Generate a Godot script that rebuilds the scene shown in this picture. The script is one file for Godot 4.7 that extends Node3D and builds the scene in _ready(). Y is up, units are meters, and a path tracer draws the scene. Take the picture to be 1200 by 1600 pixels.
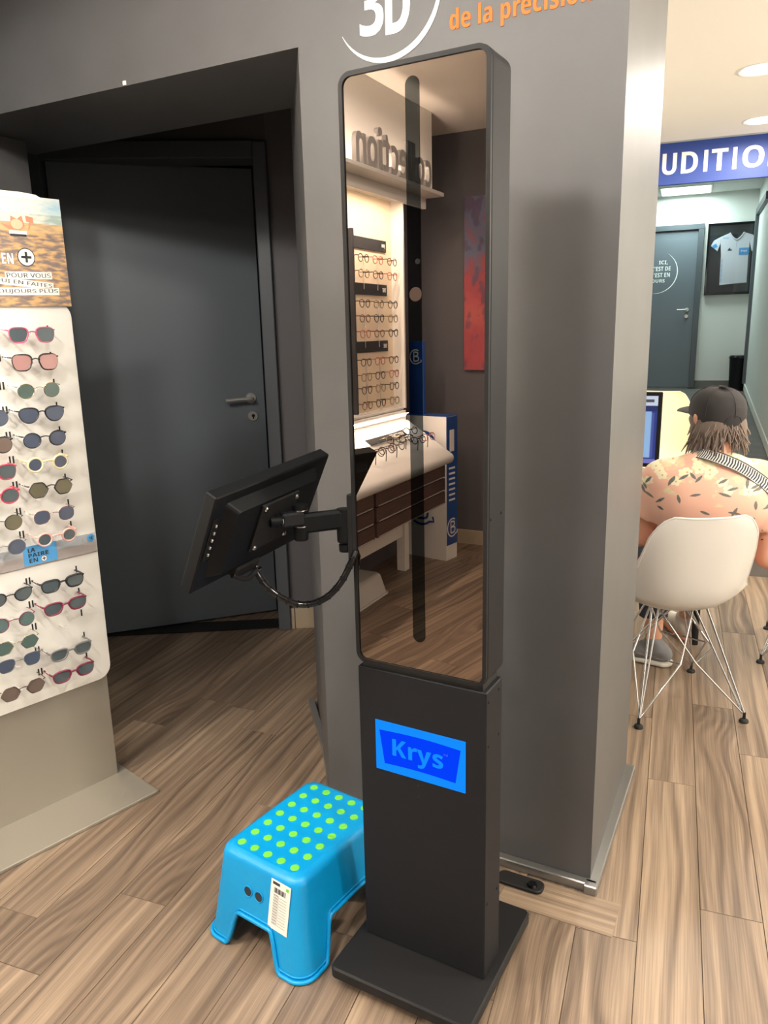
extends Node3D
# frames: the wall frame is the world; KX is the kiosk, GX the rear corridor, SX the sunglasses stand, VX the shop wall behind the photographer
var KX := Transform3D(Basis(Vector3(.99939, 0, .0349), Vector3.UP, Vector3(-.0349, 0, .99939)), Vector3(-.498, 0, -1.385))
var GX := Transform3D(Basis(Vector3(.99415, 0, -.108), Vector3.UP, Vector3(.108, 0, .99415)), Vector3.ZERO)
var SX := Transform3D(Basis(Vector3(.2433, 0, -.96995), Vector3.UP, Vector3(.96995, 0, .2433)), Vector3(-1.968, 0, -1.699))
var VX := Transform3D(Basis(Vector3(.99756, 0, .06976), Vector3.UP, Vector3(-.06976, 0, .99756)), Vector3(.0954, 0, -2.7319))
var used := {}
var M := {}
var rng := RandomNumberGenerator.new()
const CEIL := 2.73

func _ready():
	rng.seed = 7
	set_camera()
	set_light()
	materials()
	shell()
	planks()
	alcove()
	corridor()
	kiosk()
	monitor()
	stool()
	sunglasses_stand()
	chairs_and_desk()
	person()
	shop_wall()
	wall_lettering()

func set_camera():
	var c := Camera3D.new()
	c.name = "camera"
	c.fov = 67.30
	c.near = .05
	add_child(c)
	c.transform = Transform3D(Basis(Vector3(.88762269, -.02251452, -.46002071), Vector3(-.08609958, .97308528, -.21375665), Vector3(.45245201, .22934284, .86179408)).orthonormalized(), Vector3(0, 1.5, 0))
	c.current = true

func set_light():
	var we := WorldEnvironment.new()
	we.name = "environment"
	var e := Environment.new()
	e.background_mode = Environment.BG_COLOR
	e.background_color = Color(.02, .02, .02)
	e.tonemap_mode = Environment.TONE_MAPPER_LINEAR
	e.tonemap_exposure = 1.0
	e.sdfgi_enabled = true
	e.ssao_enabled = true
	e.ssil_enabled = true
	we.environment = e
	add_child(we)

# ---------------------------------------------------------------- helpers
func numbered(n: String) -> String:
	if not used.has(n):
		used[n] = 0
		return n
	used[n] += 1
	return "%s_%03d" % [n, used[n]]

func thing(called: String, label: String, category: String, xf := Transform3D(), group := "") -> Node3D:
	var o := Node3D.new()
	o.name = numbered(called)
	add_child(o)
	o.transform = xf
	o.set_meta("label", label)
	o.set_meta("category", category)
	if group != "":
		o.set_meta("group", group)
	return o

func struct(called: String, label: String, xf := Transform3D()) -> Node3D:
	var o := Node3D.new()
	o.name = numbered(called)
	add_child(o)
	o.transform = xf
	o.set_meta("kind", "structure")
	o.set_meta("label", label)
	return o

func put(called: String, mesh: Mesh, m: Material, parent: Node, xf := Transform3D(), label := "") -> MeshInstance3D:
	var o := MeshInstance3D.new()
	o.name = called
	o.mesh = mesh
	o.material_override = m
	parent.add_child(o, true)
	o.transform = xf
	if label != "":
		o.set_meta("label", label)
	return o

func part(called: String, g: Geo, m: Material, parent: Node, xf := Transform3D(), label := "") -> MeshInstance3D:
	return put(called, g.done(), m, parent, xf, label)

func slab(called: String, c: Vector3, s: Vector3, m: Material, parent: Node, bev := .001, label := "") -> MeshInstance3D:
	var g := Geo.new()
	g.box(Vector3.ZERO, s, bev)
	return part(called, g, m, parent, Transform3D(Basis(), c), label)

func text(called: String, s: String, m: Material, parent: Node, xf: Transform3D, w: float, h: float, d := .002, bold := true, serif := false) -> MeshInstance3D:
	var t := TextMesh.new()
	var f := SystemFont.new()
	f.font_names = PackedStringArray(["Droid Serif" if serif else "Droid Sans"])
	f.font_weight = 700 if bold else 400
	t.font = f
	t.text = s
	t.font_size = 64
	t.pixel_size = .01
	t.depth = .05
	t.curve_step = 1.0
	var vs: PackedVector3Array = t.get_mesh_arrays()[Mesh.ARRAY_VERTEX]
	var b := AABB(vs[0], Vector3.ZERO)
	for q in vs:
		b = b.expand(q)
	var sc := Vector3(w / b.size.x, h / b.size.y, d / .05)
	var o := put(called, t, m, parent, xf * Transform3D(Basis.from_scale(sc), -b.get_center() * sc))
	return o

func mat(c: Color, rough := .6, metal := 0.0) -> StandardMaterial3D:
	var m := StandardMaterial3D.new()
	m.albedo_color = c
	m.roughness = rough
	m.metallic = metal
	return m

func rgb(r: int, g: int, b: int) -> Color:
	return Color(r / 255.0, g / 255.0, b / 255.0)

func noise_tex(w: int, h: int, f: float, lo: Color, hi: Color, sd: int, oct := 4) -> ImageTexture:
	var n := FastNoiseLite.new()
	n.seed = sd
	n.frequency = f
	n.fractal_octaves = oct
	n.noise_type = FastNoiseLite.TYPE_SIMPLEX_SMOOTH
	var im := n.get_seamless_image(w, h)
	im.convert(Image.FORMAT_RGB8)
	var d := im.get_data()
	for i in w * h:
		var t := d[i * 3] / 255.0
		var c := lo.lerp(hi, t)
		d[i * 3] = int(c.r * 255)
		d[i * 3 + 1] = int(c.g * 255)
		d[i * 3 + 2] = int(c.b * 255)
	var o := Image.create_from_data(w, h, false, Image.FORMAT_RGB8, d)
	return ImageTexture.create_from_image(o)

static func at(x: float, y: float, z: float) -> Transform3D:
	return Transform3D(Basis(), Vector3(x, y, z))

static func turn(deg: float, p := Vector3.ZERO) -> Transform3D:
	return Transform3D(Basis(Vector3.UP, deg_to_rad(deg)), p)

static func rrect(w: float, h: float, r: float, n := 6) -> PackedVector2Array:
	var p := PackedVector2Array()
	var cs := [Vector2(w / 2 - r, h / 2 - r), Vector2(-w / 2 + r, h / 2 - r), Vector2(-w / 2 + r, -h / 2 + r), Vector2(w / 2 - r, -h / 2 + r)]
	for k in 4:
		for i in n + 1:
			var a := (k + i / float(n)) * PI / 2
			p.append(cs[k] + Vector2(cos(a), sin(a)) * r)
	return p

static func oval(rx: float, ry: float, n := 24) -> PackedVector2Array:
	var p := PackedVector2Array()
	for i in n:
		p.append(Vector2(cos(TAU * i / n) * rx, sin(TAU * i / n) * ry))
	return p

static func curve(pts: Array, n := 6) -> PackedVector3Array:
	# a smooth path through the points
	var o := PackedVector3Array()
	for i in pts.size() - 1:
		var a: Vector3 = pts[maxi(i - 1, 0)]
		var b: Vector3 = pts[i]
		var c: Vector3 = pts[i + 1]
		var d: Vector3 = pts[mini(i + 2, pts.size() - 1)]
		for k in n:
			o.append(b.cubic_interpolate(c, a, d, k / float(n)))
	o.append(pts[-1])
	return o

class Geo:
	var st := SurfaceTool.new()
	var sg := 1
	var xf := Transform3D()
	func _init():
		st.begin(Mesh.PRIMITIVE_TRIANGLES)
		flat()
	func flat():
		st.set_smooth_group(-1)
	func smooth():
		sg += 1
		st.set_smooth_group(sg)
	func tri(a: Vector3, b: Vector3, c: Vector3, out: Vector3, ua := Vector2.ZERO, ub := Vector2.ZERO, uc := Vector2.ZERO):
		if (a - c).cross(a - b).dot(out) < 0:
			var t := b
			b = c
			c = t
			var u := ub
			ub = uc
			uc = u
		st.set_uv(ua)
		st.add_vertex(xf * a)
		st.set_uv(ub)
		st.add_vertex(xf * b)
		st.set_uv(uc)
		st.add_vertex(xf * c)
	func quad(a: Vector3, b: Vector3, c: Vector3, d: Vector3, out: Vector3, uv := Rect2(0, 0, 1, 1)):
		# uv: a = top left, b = top right, c = bottom right, d = bottom left
		var p := uv.position
		var e := uv.end
		tri(a, b, c, out, p, Vector2(e.x, p.y), e)
		tri(a, c, d, out, p, e, Vector2(p.x, e.y))
	func box(c: Vector3, s: Vector3, bev := 0.0):
		flat()
		var h := s / 2
		bev = minf(bev, minf(h.x, minf(h.y, h.z)) * .45)
		for ax in 3:
			for sn in [-1.0, 1.0]:
				var n := Vector3.ZERO
				n[ax] = sn
				var u := Vector3.ZERO
				u[(ax + 1) % 3] = h[(ax + 1) % 3] - bev
				var w := Vector3.ZERO
				w[(ax + 2) % 3] = h[(ax + 2) % 3] - bev
				var f := c + n * h[ax]
				quad(f - u + w, f + u + w, f + u - w, f - u - w, n)
		if bev <= 0.0:
			return
		for ax in 3:
			var i1 := (ax + 1) % 3
			var i2 := (ax + 2) % 3
			for s1 in [-1.0, 1.0]:
				for s2 in [-1.0, 1.0]:
					var n := Vector3.ZERO
					n[i1] = s1
					n[i2] = s2
					var l := Vector3.ZERO
					l[ax] = h[ax] - bev
					var p := c
					p[i1] += s1 * h[i1]
					p[i2] += s2 * (h[i2] - bev)
					var q := c
					q[i1] += s1 * (h[i1] - bev)
					q[i2] += s2 * h[i2]
					quad(p - l, p + l, q + l, q - l, n)
		for sx in [-1.0, 1.0]:
			for sy in [-1.0, 1.0]:
				for sz in [-1.0, 1.0]:
					var k := Vector3(sx, sy, sz)
					tri(c + k * (h - Vector3(0, bev, bev)), c + k * (h - Vector3(bev, 0, bev)), c + k * (h - Vector3(bev, bev, 0)), k)
	func ngon(p: PackedVector3Array, out: Vector3, flatpoly: PackedVector2Array):
		var ix := Geometry2D.triangulate_polygon(flatpoly)
		for i in range(0, ix.size(), 3):
			tri(p[ix[i]], p[ix[i + 1]], p[ix[i + 2]], out)
	func prism(poly: PackedVector2Array, z0: float, z1: float, bev := 0.0, soft := true):
		# a flat outline in x and y, from z0 to z1, its z1 rim chamfered
		var n := poly.size()
		var area := 0.0
		for i in n:
			area += poly[i].cross(poly[(i + 1) % n])
		var sg_ := signf(area)
		var inset := PackedVector2Array()
		for i in n:
			var a := (poly[i] - poly[(i - 1 + n) % n]).normalized()
			var b := (poly[(i + 1) % n] - poly[i]).normalized()
			var m := Vector2(-(a + b).y, (a + b).x).normalized() * sg_
			inset.append(poly[i] + m * bev)
		var r0 := PackedVector3Array()
		var r1 := PackedVector3Array()
		var r2 := PackedVector3Array()
		for i in n:
			r0.append(Vector3(poly[i].x, poly[i].y, z0))
			r1.append(Vector3(poly[i].x, poly[i].y, z1 - bev * signf(z1 - z0)))
			r2.append(Vector3(inset[i].x, inset[i].y, z1))
		var zd := Vector3(0, 0, signf(z1 - z0))
		flat()
		ngon(r0, -zd, poly)
		ngon(r2, zd, inset)
		if soft:
			smooth()
		for i in n:
			var j := (i + 1) % n
			var e := poly[j] - poly[i]
			var o := Vector3(e.y, -e.x, 0) * sg_
			quad(r1[i], r1[j], r0[j], r0[i], o)
		if bev > 0.0:
			if soft:
				smooth()
			for i in n:
				var j := (i + 1) % n
				var e := poly[j] - poly[i]
				var o := Vector3(e.y, -e.x, 0) * sg_
				quad(r2[i], r2[j], r1[j], r1[i], o + zd * o.length())
	func tube(p: PackedVector3Array, r, seg := 8, closed := false):
		var n := p.size()
		var rings: Array[PackedVector3Array] = []
		var up := Vector3.UP
		var t0 := (p[1] - p[0]).normalized()
		if absf(t0.dot(up)) > .95:
			up = Vector3.RIGHT
		var nx := t0.cross(up).normalized()
		for i in n:
			var t: Vector3
			if closed:
				t = (p[(i + 1) % n] - p[(i - 1 + n) % n]).normalized()
			else:
				t = (p[mini(i + 1, n - 1)] - p[maxi(i - 1, 0)]).normalized()
			nx = (nx - t * nx.dot(t)).normalized()
			var ny := t.cross(nx)
			var rr: float = r[i] if r is Array else r
			var ring := PackedVector3Array()
			for k in seg:
				var a := TAU * k / seg
				ring.append(p[i] + (nx * cos(a) + ny * sin(a)) * rr)
			rings.append(ring)
		smooth()
		for i in (n if closed else n - 1):
			var j := (i + 1) % n
			var off := 0
			if closed and j == 0:
				var best := 1e9
				for k in seg:
					var dd := rings[i][0].distance_squared_to(rings[0][k])
					if dd < best:
						best = dd
						off = k
			for k in seg:
				var l := (k + 1) % seg
				var o := rings[i][k] + rings[i][l] - p[i] * 2
				quad(rings[i][k], rings[i][l], rings[j][(l + off) % seg], rings[j][(k + off) % seg], o)
		if not closed:
			flat()
			for e in [0, n - 1]:
				var o: Vector3 = p[0] - p[1] if e == 0 else p[n - 1] - p[n - 2]
				for k in range(1, seg - 1):
					tri(rings[e][0], rings[e][k], rings[e][k + 1], o)
	func lathe(pf: Array, seg := 24, arc := TAU):
		# [radius, height] pairs turned about y
		for i in pf.size() - 1:
			var a: Array = pf[i]
			var b: Array = pf[i + 1]
			smooth()
			for k in seg:
				var t0 := arc * k / seg
				var t1 := arc * (k + 1) / seg
				var e0 := Vector3(cos(t0), 0, sin(t0))
				var e1 := Vector3(cos(t1), 0, sin(t1))
				var nrm: Vector3 = Vector3(0, a[0] - b[0], 0) + (e0 + e1) * .5 * (b[1] - a[1])
				var pa0: Vector3 = e0 * a[0] + Vector3(0, a[1], 0)
				var pa1: Vector3 = e1 * a[0] + Vector3(0, a[1], 0)
				var pb0: Vector3 = e0 * b[0] + Vector3(0, b[1], 0)
				var pb1: Vector3 = e1 * b[0] + Vector3(0, b[1], 0)
				if a[0] < 1e-6:
					tri(pa0, pb0, pb1, nrm)
				elif b[0] < 1e-6:
					tri(pa0, pa1, pb0, nrm)
				else:
					quad(pb0, pb1, pa1, pa0, nrm)
	func rings(rs: Array, caps := true, soft := true):
		# joins closed loops of equal count
		if soft:
			smooth()
		for i in rs.size() - 1:
			var a: PackedVector3Array = rs[i]
			var b: PackedVector3Array = rs[i + 1]
			var ca := Vector3.ZERO
			var n := a.size()
			for q in a:
				ca += q / n
			for k in n:
				var l := (k + 1) % n
				quad(a[k], a[l], b[l], b[k], (a[k] + a[l]) * .5 - ca)
		if caps:
			flat()
			for e in [0, rs.size() - 1]:
				var a: PackedVector3Array = rs[e]
				var c := Vector3.ZERO
				for q in a:
					c += q / a.size()
				var o2: PackedVector3Array = rs[1] if e == 0 else rs[e - 1]
				var oc := Vector3.ZERO
				for q in o2:
					oc += q / o2.size()
				for k in a.size():
					tri(c, a[k], a[(k + 1) % a.size()], c - oc)
	func done() -> ArrayMesh:
		st.generate_normals()
		return st.commit()

# ---------------------------------------------------------------- materials
func wood_image(strips: int, w: int, h: int, lo: Color, hi: Color, sd: int) -> ImageTexture:
	var n := FastNoiseLite.new()
	n.seed = sd
	n.noise_type = FastNoiseLite.TYPE_SIMPLEX_SMOOTH
	n.frequency = 1.0
	n.fractal_octaves = 2
	var d := PackedByteArray()
	d.resize(w * h * strips * 3)
	for s in strips:
		var arch := .1 + .55 * pow(fposmod(s * .37, 1.0), 2.0)
		var tone := .16 * sin(s * 2.4)
		for y in h:
			var v := y / float(h)
			for x in w:
				var u := x / float(w)
				var bend := n.get_noise_3d(u * 1.3, v * .8, s * 7.3) * arch
				var ring := sin((v * 5.0 + bend * 6.0) * TAU)
				var broad := n.get_noise_3d(u * .7, v * 4.0 + bend * 3.0, s * 3.1 + 40)
				var fine := n.get_noise_3d(u * 4.0, v * 38.0 + bend * 8.0, s * 5.7 + 90)
				var t := clampf(.52 + ring * .1 + broad * .5 + fine * .32 + tone, 0, 1)
				var i := ((s * h + y) * w + x) * 3
				d[i] = int(lerpf(lo.r, hi.r, t) * 255)
				d[i + 1] = int(lerpf(lo.g, hi.g, t) * 255)
				d[i + 2] = int(lerpf(lo.b, hi.b, t) * 255)
	return ImageTexture.create_from_image(Image.create_from_data(w, h * strips, false, Image.FORMAT_RGB8, d))

func materials():
	M.wall = mat(rgb(92, 92, 93), .48)
	M.wall.uv1_triplanar = true
	M.wall.uv1_world_triplanar = true
	M.wall.uv1_scale = Vector3(.6, .6, .6)
	M.wall.albedo_texture = noise_tex(256, 256, .02, Color(.93, .93, .93), Color(1, 1, 1), 3)
	M.dark_wall = mat(rgb(92, 90, 94), .55)
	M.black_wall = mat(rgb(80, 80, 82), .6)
	M.end_wall = M.wall
	M.door = mat(rgb(104, 112, 120), .42)
	M.frame = mat(rgb(82, 87, 93), .42)
	M.white_wall = mat(rgb(222, 224, 220), .7)
	M.ceiling = mat(rgb(244, 238, 228), .8)
	M.tile = mat(rgb(215, 215, 210), .85)
	M.trim = mat(rgb(150, 150, 148), .3, .7)
	M.plinth = mat(rgb(176, 160, 138), .5)
	M.wood = mat(Color.WHITE, .42)
	M.wood.albedo_texture = wood_image(8, 1024, 120, rgb(94, 79, 67), rgb(164, 143, 121), 11)
	M.subfloor = mat(rgb(110, 90, 72), .6)
	M.grey_floor = mat(rgb(118, 114, 110), .5)
	M.grey_floor.uv1_triplanar = true
	M.grey_floor.uv1_scale = Vector3(.5, .5, .5)
	M.grey_floor.albedo_texture = noise_tex(256, 256, .03, Color(.8, .8, .8), Color(1, 1, 1), 21)
	M.black = mat(rgb(34, 34, 35), .42)
	M.black_metal = mat(rgb(31, 32, 35), .52)
	M.black_plastic = mat(rgb(16, 18, 20), .5)
	for b in [M.black, M.black_metal, M.black_plastic]:
		b.metallic_specular = .28
	M.gloss_black = mat(rgb(18, 18, 20), .12)
	M.chrome = mat(rgb(205, 205, 208), .12, 1.0)
	M.steel = mat(rgb(196, 193, 188), .35, .55)
	M.white = mat(rgb(238, 236, 230), .5)
	M.white_plastic = mat(rgb(210, 208, 203), .32)
	M.cream_plastic = mat(rgb(240, 228, 190), .32)
	M.rubber = mat(rgb(22, 22, 22), .7)
	M.ink_white = mat(rgb(240, 240, 238), .6)
	M.ink_orange = mat(rgb(224, 108, 22), .6)
	M.ink_black = mat(rgb(44, 46, 50), .7)
	M.blue_print = mat(rgb(34, 76, 146), .4)
	M.deep_blue = mat(rgb(42, 68, 146), .5)
	M.glow = mat(Color(1, 1, 1), .5)
	M.glow.emission_enabled = true
	M.glow.emission = Color(1, .97, .9)
	M.glow.emission_energy_multiplier = 3.0
	M.glow_soft = mat(Color(1, 1, 1), .5)
	M.glow_soft.emission_enabled = true
	M.glow_soft.emission = Color(1, .95, .88)
	M.glow_soft.emission_energy_multiplier = .6
	M.glow_cool = mat(Color(1, 1, 1), .5)
	M.glow_cool.emission_enabled = true
	M.glow_cool.emission = Color(.9, 1, .98)
	M.glow_cool.emission_energy_multiplier = 2.5
	M.glass = mat(Color(.5, .52, .55, .04), .02)
	M.glass.transparency = BaseMaterial3D.TRANSPARENCY_ALPHA
	M.acrylic = mat(Color(.95, .96, .97, .3), .08)
	M.acrylic.transparency = BaseMaterial3D.TRANSPARENCY_ALPHA

# ---------------------------------------------------------------- the room
func poly_wall(pts: Array, y0: float, y1: float) -> Geo:
	var g := Geo.new()
	var p := PackedVector2Array()
	for q in pts:
		p.append(Vector2(q[0], -q[1]))
	g.xf = Transform3D(Basis(Vector3(1, 0, 0), Vector3(0, 0, -1), Vector3(0, 1, 0)), Vector3.ZERO)
	g.prism(p, y0, y1, 0.0, false)
	return g

func along(a: Vector2, b: Vector2, thick: float, y0: float, y1: float) -> Geo:
	# a wall from a to b seen from above, its thickness to the far side of the room
	var d := (b - a).normalized()
	var o := Vector2(-d.y, d.x) * thick
	return poly_wall([[a.x, a.y], [b.x, b.y], [b.x + o.x, b.y + o.y], [a.x + o.x, a.y + o.y]], y0, y1)

func downlight(p: Vector3, energy: float, warm: Color, label: String):
	var t := thing("ceiling_light", label, "ceiling light", at(p.x, p.y, p.z), "recessed ceiling spotlights")
	var g := Geo.new()
	g.lathe([[.095, 0.0], [.106, -.004], [.118, -.002], [.118, .0]], 28)
	part("trim_ring", g, M.white, t)
	var l := Geo.new()
	l.lathe([[0.0, -.001], [.095, -.001]], 24)
	part("lamp_lens", l, M.glow, t)
	var s := SpotLight3D.new()
	s.name = "lamp"
	s.light_color = warm
	s.light_energy = energy
	s.light_size = .11
	s.spot_angle = 89
	s.spot_angle_attenuation = .15
	s.spot_range = 14
	s.spot_attenuation = 2.0
	s.shadow_enabled = true
	t.add_child(s)
	s.position = Vector3(0, -.02, 0)
	s.rotation_degrees = Vector3(-90, 0, 0)

func pendant(p: Vector3, energy: float, label: String):
	var t := thing("pendant_lamp", label, "pendant lamp", at(p.x, p.y, p.z), "opal pendant lamps")
	var g := Geo.new()
	var pf := []
	for k in 13:
		var a := -PI / 2 + PI * k / 12.0
		pf.append([cos(a) * .13, sin(a) * .13])
	g.lathe(pf, 24)
	part("globe", g, M.glow, t)
	g = Geo.new()
	g.tube(PackedVector3Array([Vector3(0, .12, 0), Vector3(0, CEIL - p.y, 0)]), .006, 8)
	part("stem", g, M.black, t)
	var o := OmniLight3D.new()
	o.name = "lamp"
	o.light_energy = energy
	o.light_color = Color(1, .96, .9)
	o.light_size = .12
	o.omni_range = 14
	o.omni_attenuation = 2.0
	o.shadow_enabled = true
	t.add_child(o)

func shell():
	var c := struct("ceiling", "pale beige painted ceiling over the shop")
	part("plaster", poly_wall([[-4.2, 2.9], [3.6, 2.9], [3.6, -5.9], [.55, -6.2], [-4.2, -5.7]], CEIL, CEIL + .12), M.ceiling, c)
	var warm := Color(1, .972, .93)
	downlight(Vector3(-.255, CEIL, -4.66), 3.0, warm, "round recessed ceiling spotlight over the seated person's desk")
	downlight(Vector3(-.29, CEIL, -5.77), .8, warm, "round recessed ceiling spotlight just before the blue header sign")
	downlight(Vector3(-1.6, CEIL, -.15), 3.6, warm, "round recessed ceiling spotlight over the sunglasses stand")
	downlight(Vector3(-.75, CEIL, .1), 2.8, warm, "round recessed ceiling spotlight between the stand and the kiosk")
	downlight(Vector3(.08, CEIL, -.75), 2.6, warm, "round recessed ceiling spotlight over the kiosk front")
	downlight(Vector3(1.5, CEIL, -1.0), 3.6, warm, "round recessed ceiling spotlight over the open floor by the pillar")
	downlight(Vector3(-.9, CEIL, 1.0), .55, warm, "round recessed ceiling spotlight over the spectacle counter")
	downlight(Vector3(.9, CEIL, 1.1), .6, warm, "round recessed ceiling spotlight by the dark rear wall")
	pendant(Vector3(1.7, 2.2, -4.3), 3.3, "opal globe pendant over the desks")
	pendant(Vector3(1.9, 2.2, -2.2), 3.6, "opal globe pendant over the open floor")
	# the grey wall: pillar, beam over the alcove
	var w := struct("wall_pillar", "dark grey satin painted pillar behind the kiosk")
	part("pillar", poly_wall([[-.365, -1.86], [-.385, -2.49], [-1.63, -2.47], [-1.195, -1.86]], 0, CEIL), M.wall, w)
	var b := struct("wall_beam", "dark grey painted beam above the door alcove")
	part("beam", poly_wall([[-1.195, -1.86], [-1.5, -2.31], [-2.75, -2.31], [-2.75, -1.86]], 2.215, CEIL), M.wall, b)
	var chip := Geo.new()
	chip.box(Vector3(-1.8, 2.222, -1.858), Vector3(.012, .012, .004), .001)
	part("paper_scrap", chip, M.white, b)
	# the rest of the shop
	var l := struct("wall_left", "grey wall stub beside the door alcove")
	part("stub", poly_wall([[-2.6, -1.0], [-2.6, -2.15], [-2.75, -2.15], [-2.75, -1.0]], 0, CEIL), M.wall, l)
	part("return", poly_wall([[-2.75, -1.0], [-2.2, -1.0], [-2.2, -1.12], [-2.75, -1.12]], 0, CEIL), M.wall, l)
	var s := struct("wall_shop", "grey wall carrying the spectacle display unit", VX)
	part("plaster", poly_wall([[-2.3, 1.75], [-2.3, 5.1], [-2.42, 5.1], [-2.42, 1.75]], 0, CEIL), M.dark_wall, s)
	var k := struct("wall_back", "dark grey wall behind the spectacle display", VX)
	part("plaster", poly_wall([[-2.42, 5.0], [3.4, 5.0], [3.4, 5.12], [-2.42, 5.12]], 0, CEIL), M.dark_wall, k)
	var bb := struct("baseboard_back", "grey skirting on the dark rear wall", VX)
	slab("skirting", Vector3(.5, .05, 4.99), Vector3(5.6, .1, .02), M.plinth, bb)
	var r := struct("wall_right", "white wall on the far side of the shop")
	part("plaster", poly_wall([[3.3, 2.9], [3.3, -6.6], [3.42, -6.6], [3.42, 2.9]], 0, CEIL), M.white_wall, r)
	# skirting strips round the pillar foot
	var t := struct("trim_1", "brushed metal skirting strip around the pillar foot")
	var g := Geo.new()
	g.box(Vector3(-.77, .014, -1.848), Vector3(.85, .028, .026), .003)
	part("front_strip", g, M.trim, t)
	g = Geo.new()
	g.box(Vector3(-.358, .014, -2.165), Vector3(.036, .028, .66), .003)
	part("end_strip", g, M.trim, t, Transform3D(Basis(Vector3.UP, .02), Vector3(.036, 0, -.0)))
	var pts := [Vector2(-1.185, -1.855), Vector2(-1.264, -1.985), Vector2(-1.378, -2.143), Vector2(-1.63, -2.44)]
	for i in 3:
		var a: Vector2 = pts[i]
		var e: Vector2 = pts[i + 1]
		g = along(a, e, -.02, 0, .034)
		part("splay_strip", g, M.trim, t)

func in_view(p: Vector3) -> bool:
	# is a floor point shown by the photograph, straight or in the kiosk's mirror
	var cam := Transform3D(Basis(Vector3(.8876, -.0225, -.46), Vector3(-.0861, .9731, -.2138), Vector3(.4525, .2293, .8618)).orthonormalized(), Vector3(0, 1.5, 0))
	var q := cam.affine_inverse() * p
	if q.z < -.2:
		var x := 600 + 1202 * q.x / -q.z
		var y := 800 - 1202 * q.y / -q.z
		if x > -60 and x < 1260 and y > 500 and y < 1700:
			return true
	var kp := KX.affine_inverse() * p
	kp.z = -kp.z
	q = cam.affine_inverse() * (KX * kp)
	if kp.z < 0 and q.z < -.2:
		var x := 600 + 1202 * q.x / -q.z
		var y := 800 - 1202 * q.y / -q.z
		if x > 500 and x < 790 and y > 780 and y < 1100:
			return true
	return false

func plank_geo(g: Geo, l: float, w: float, s: int, flip: bool):
	var v0 := s / 8.0 + .004
	var v1 := (s + 1) / 8.0 - .004
	var h := Vector3(w / 2, 0, l / 2)
	var uv := Rect2(0, v0, l / 1.2, v1 - v0)
	if flip:
		uv = Rect2(1, v1, -l / 1.2, v0 - v1)
	# u runs along the plank
	var a := Vector3(-h.x, 0, h.z)
	var b := Vector3(-h.x, 0, -h.z)
	var c := Vector3(h.x, 0, -h.z)
	var d := Vector3(h.x, 0, h.z)
	g.flat()
	g.quad(a, b, c, d, Vector3.UP, uv)
	var e := Vector3(.0006, -.003, .0006)
	var lo := [a + Vector3(-e.x, e.y, e.z), b + Vector3(-e.x, e.y, -e.z), c + Vector3(e.x, e.y, -e.z), d + Vector3(e.x, e.y, e.z)]
	var up := [a, b, c, d]
	for i in 4:
		var j := (i + 1) % 4
		var o: Vector3 = up[i] + up[j]
		g.quad(up[i], up[j], lo[j], lo[i], o, Rect2(.2, v0, .1, .01))

func planks():
	var f := struct("floor", "brown walnut-look plank flooring")
	var base := Geo.new()
	base.box(Vector3(-.4, -.06, -1.7), Vector3(8.4, .11, 9.6))
	part("subfloor", base, M.subfloor, f)
	var w := .15
	var l := 1.2
	var ms := []
	for s in 16:
		var g := Geo.new()
		plank_geo(g, l - .0022, w - .0022, s % 8, s > 7)
		ms.append(g.done())
	var fr := Transform3D(Basis(Vector3(.9925, 0, -.1219), Vector3.UP, Vector3(.1219, 0, .9925)), Vector3.ZERO)
	var rest := Geo.new()
	var count := 0
	for r in range(-26, 22):
		var off := rng.randf() * l
		if r == 0:
			off = -2.49 + 6 * l
		elif r == 1:
			off = -1.90 + 6 * l
		off = fposmod(off, l)
		for k in range(-6, 4):
			var s := rng.randi() % 16
			var xf := fr * at(-.005 + (r + .5) * w, 0, off + (k + .5) * l)
			if (GX.affine_inverse() * xf.origin).z < -5.5 or xf.origin.z > 3 or xf.origin.x > 3.2 or xf.origin.x < -3.9:
				continue
			var seen := false
			for q in [-.55, -.28, 0.0, .28, .55]:
				seen = seen or in_view(xf * Vector3(0, 0, q))
			if seen and count < 300:
				count += 1
				put("plank", ms[s], M.wood, f, xf)
			else:
				rest.xf = xf
				plank_geo(rest, l - .0022, w - .0022, s % 8, s > 7)
	var o := part("outer_planks", rest, M.wood, f)
	o.set_meta("kind", "stuff")
	# the short boards cut in around the pillar
	for i in 3:
		var g := Geo.new()
		plank_geo(g, .30, .125, [2, 5, 6][i], false)
		part("border_plank", g, M.wood, f, Transform3D(Basis(Vector3.UP, PI / 2 + .01), Vector3(-1.03 + .302 * i, .0016, -1.765)))

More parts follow.
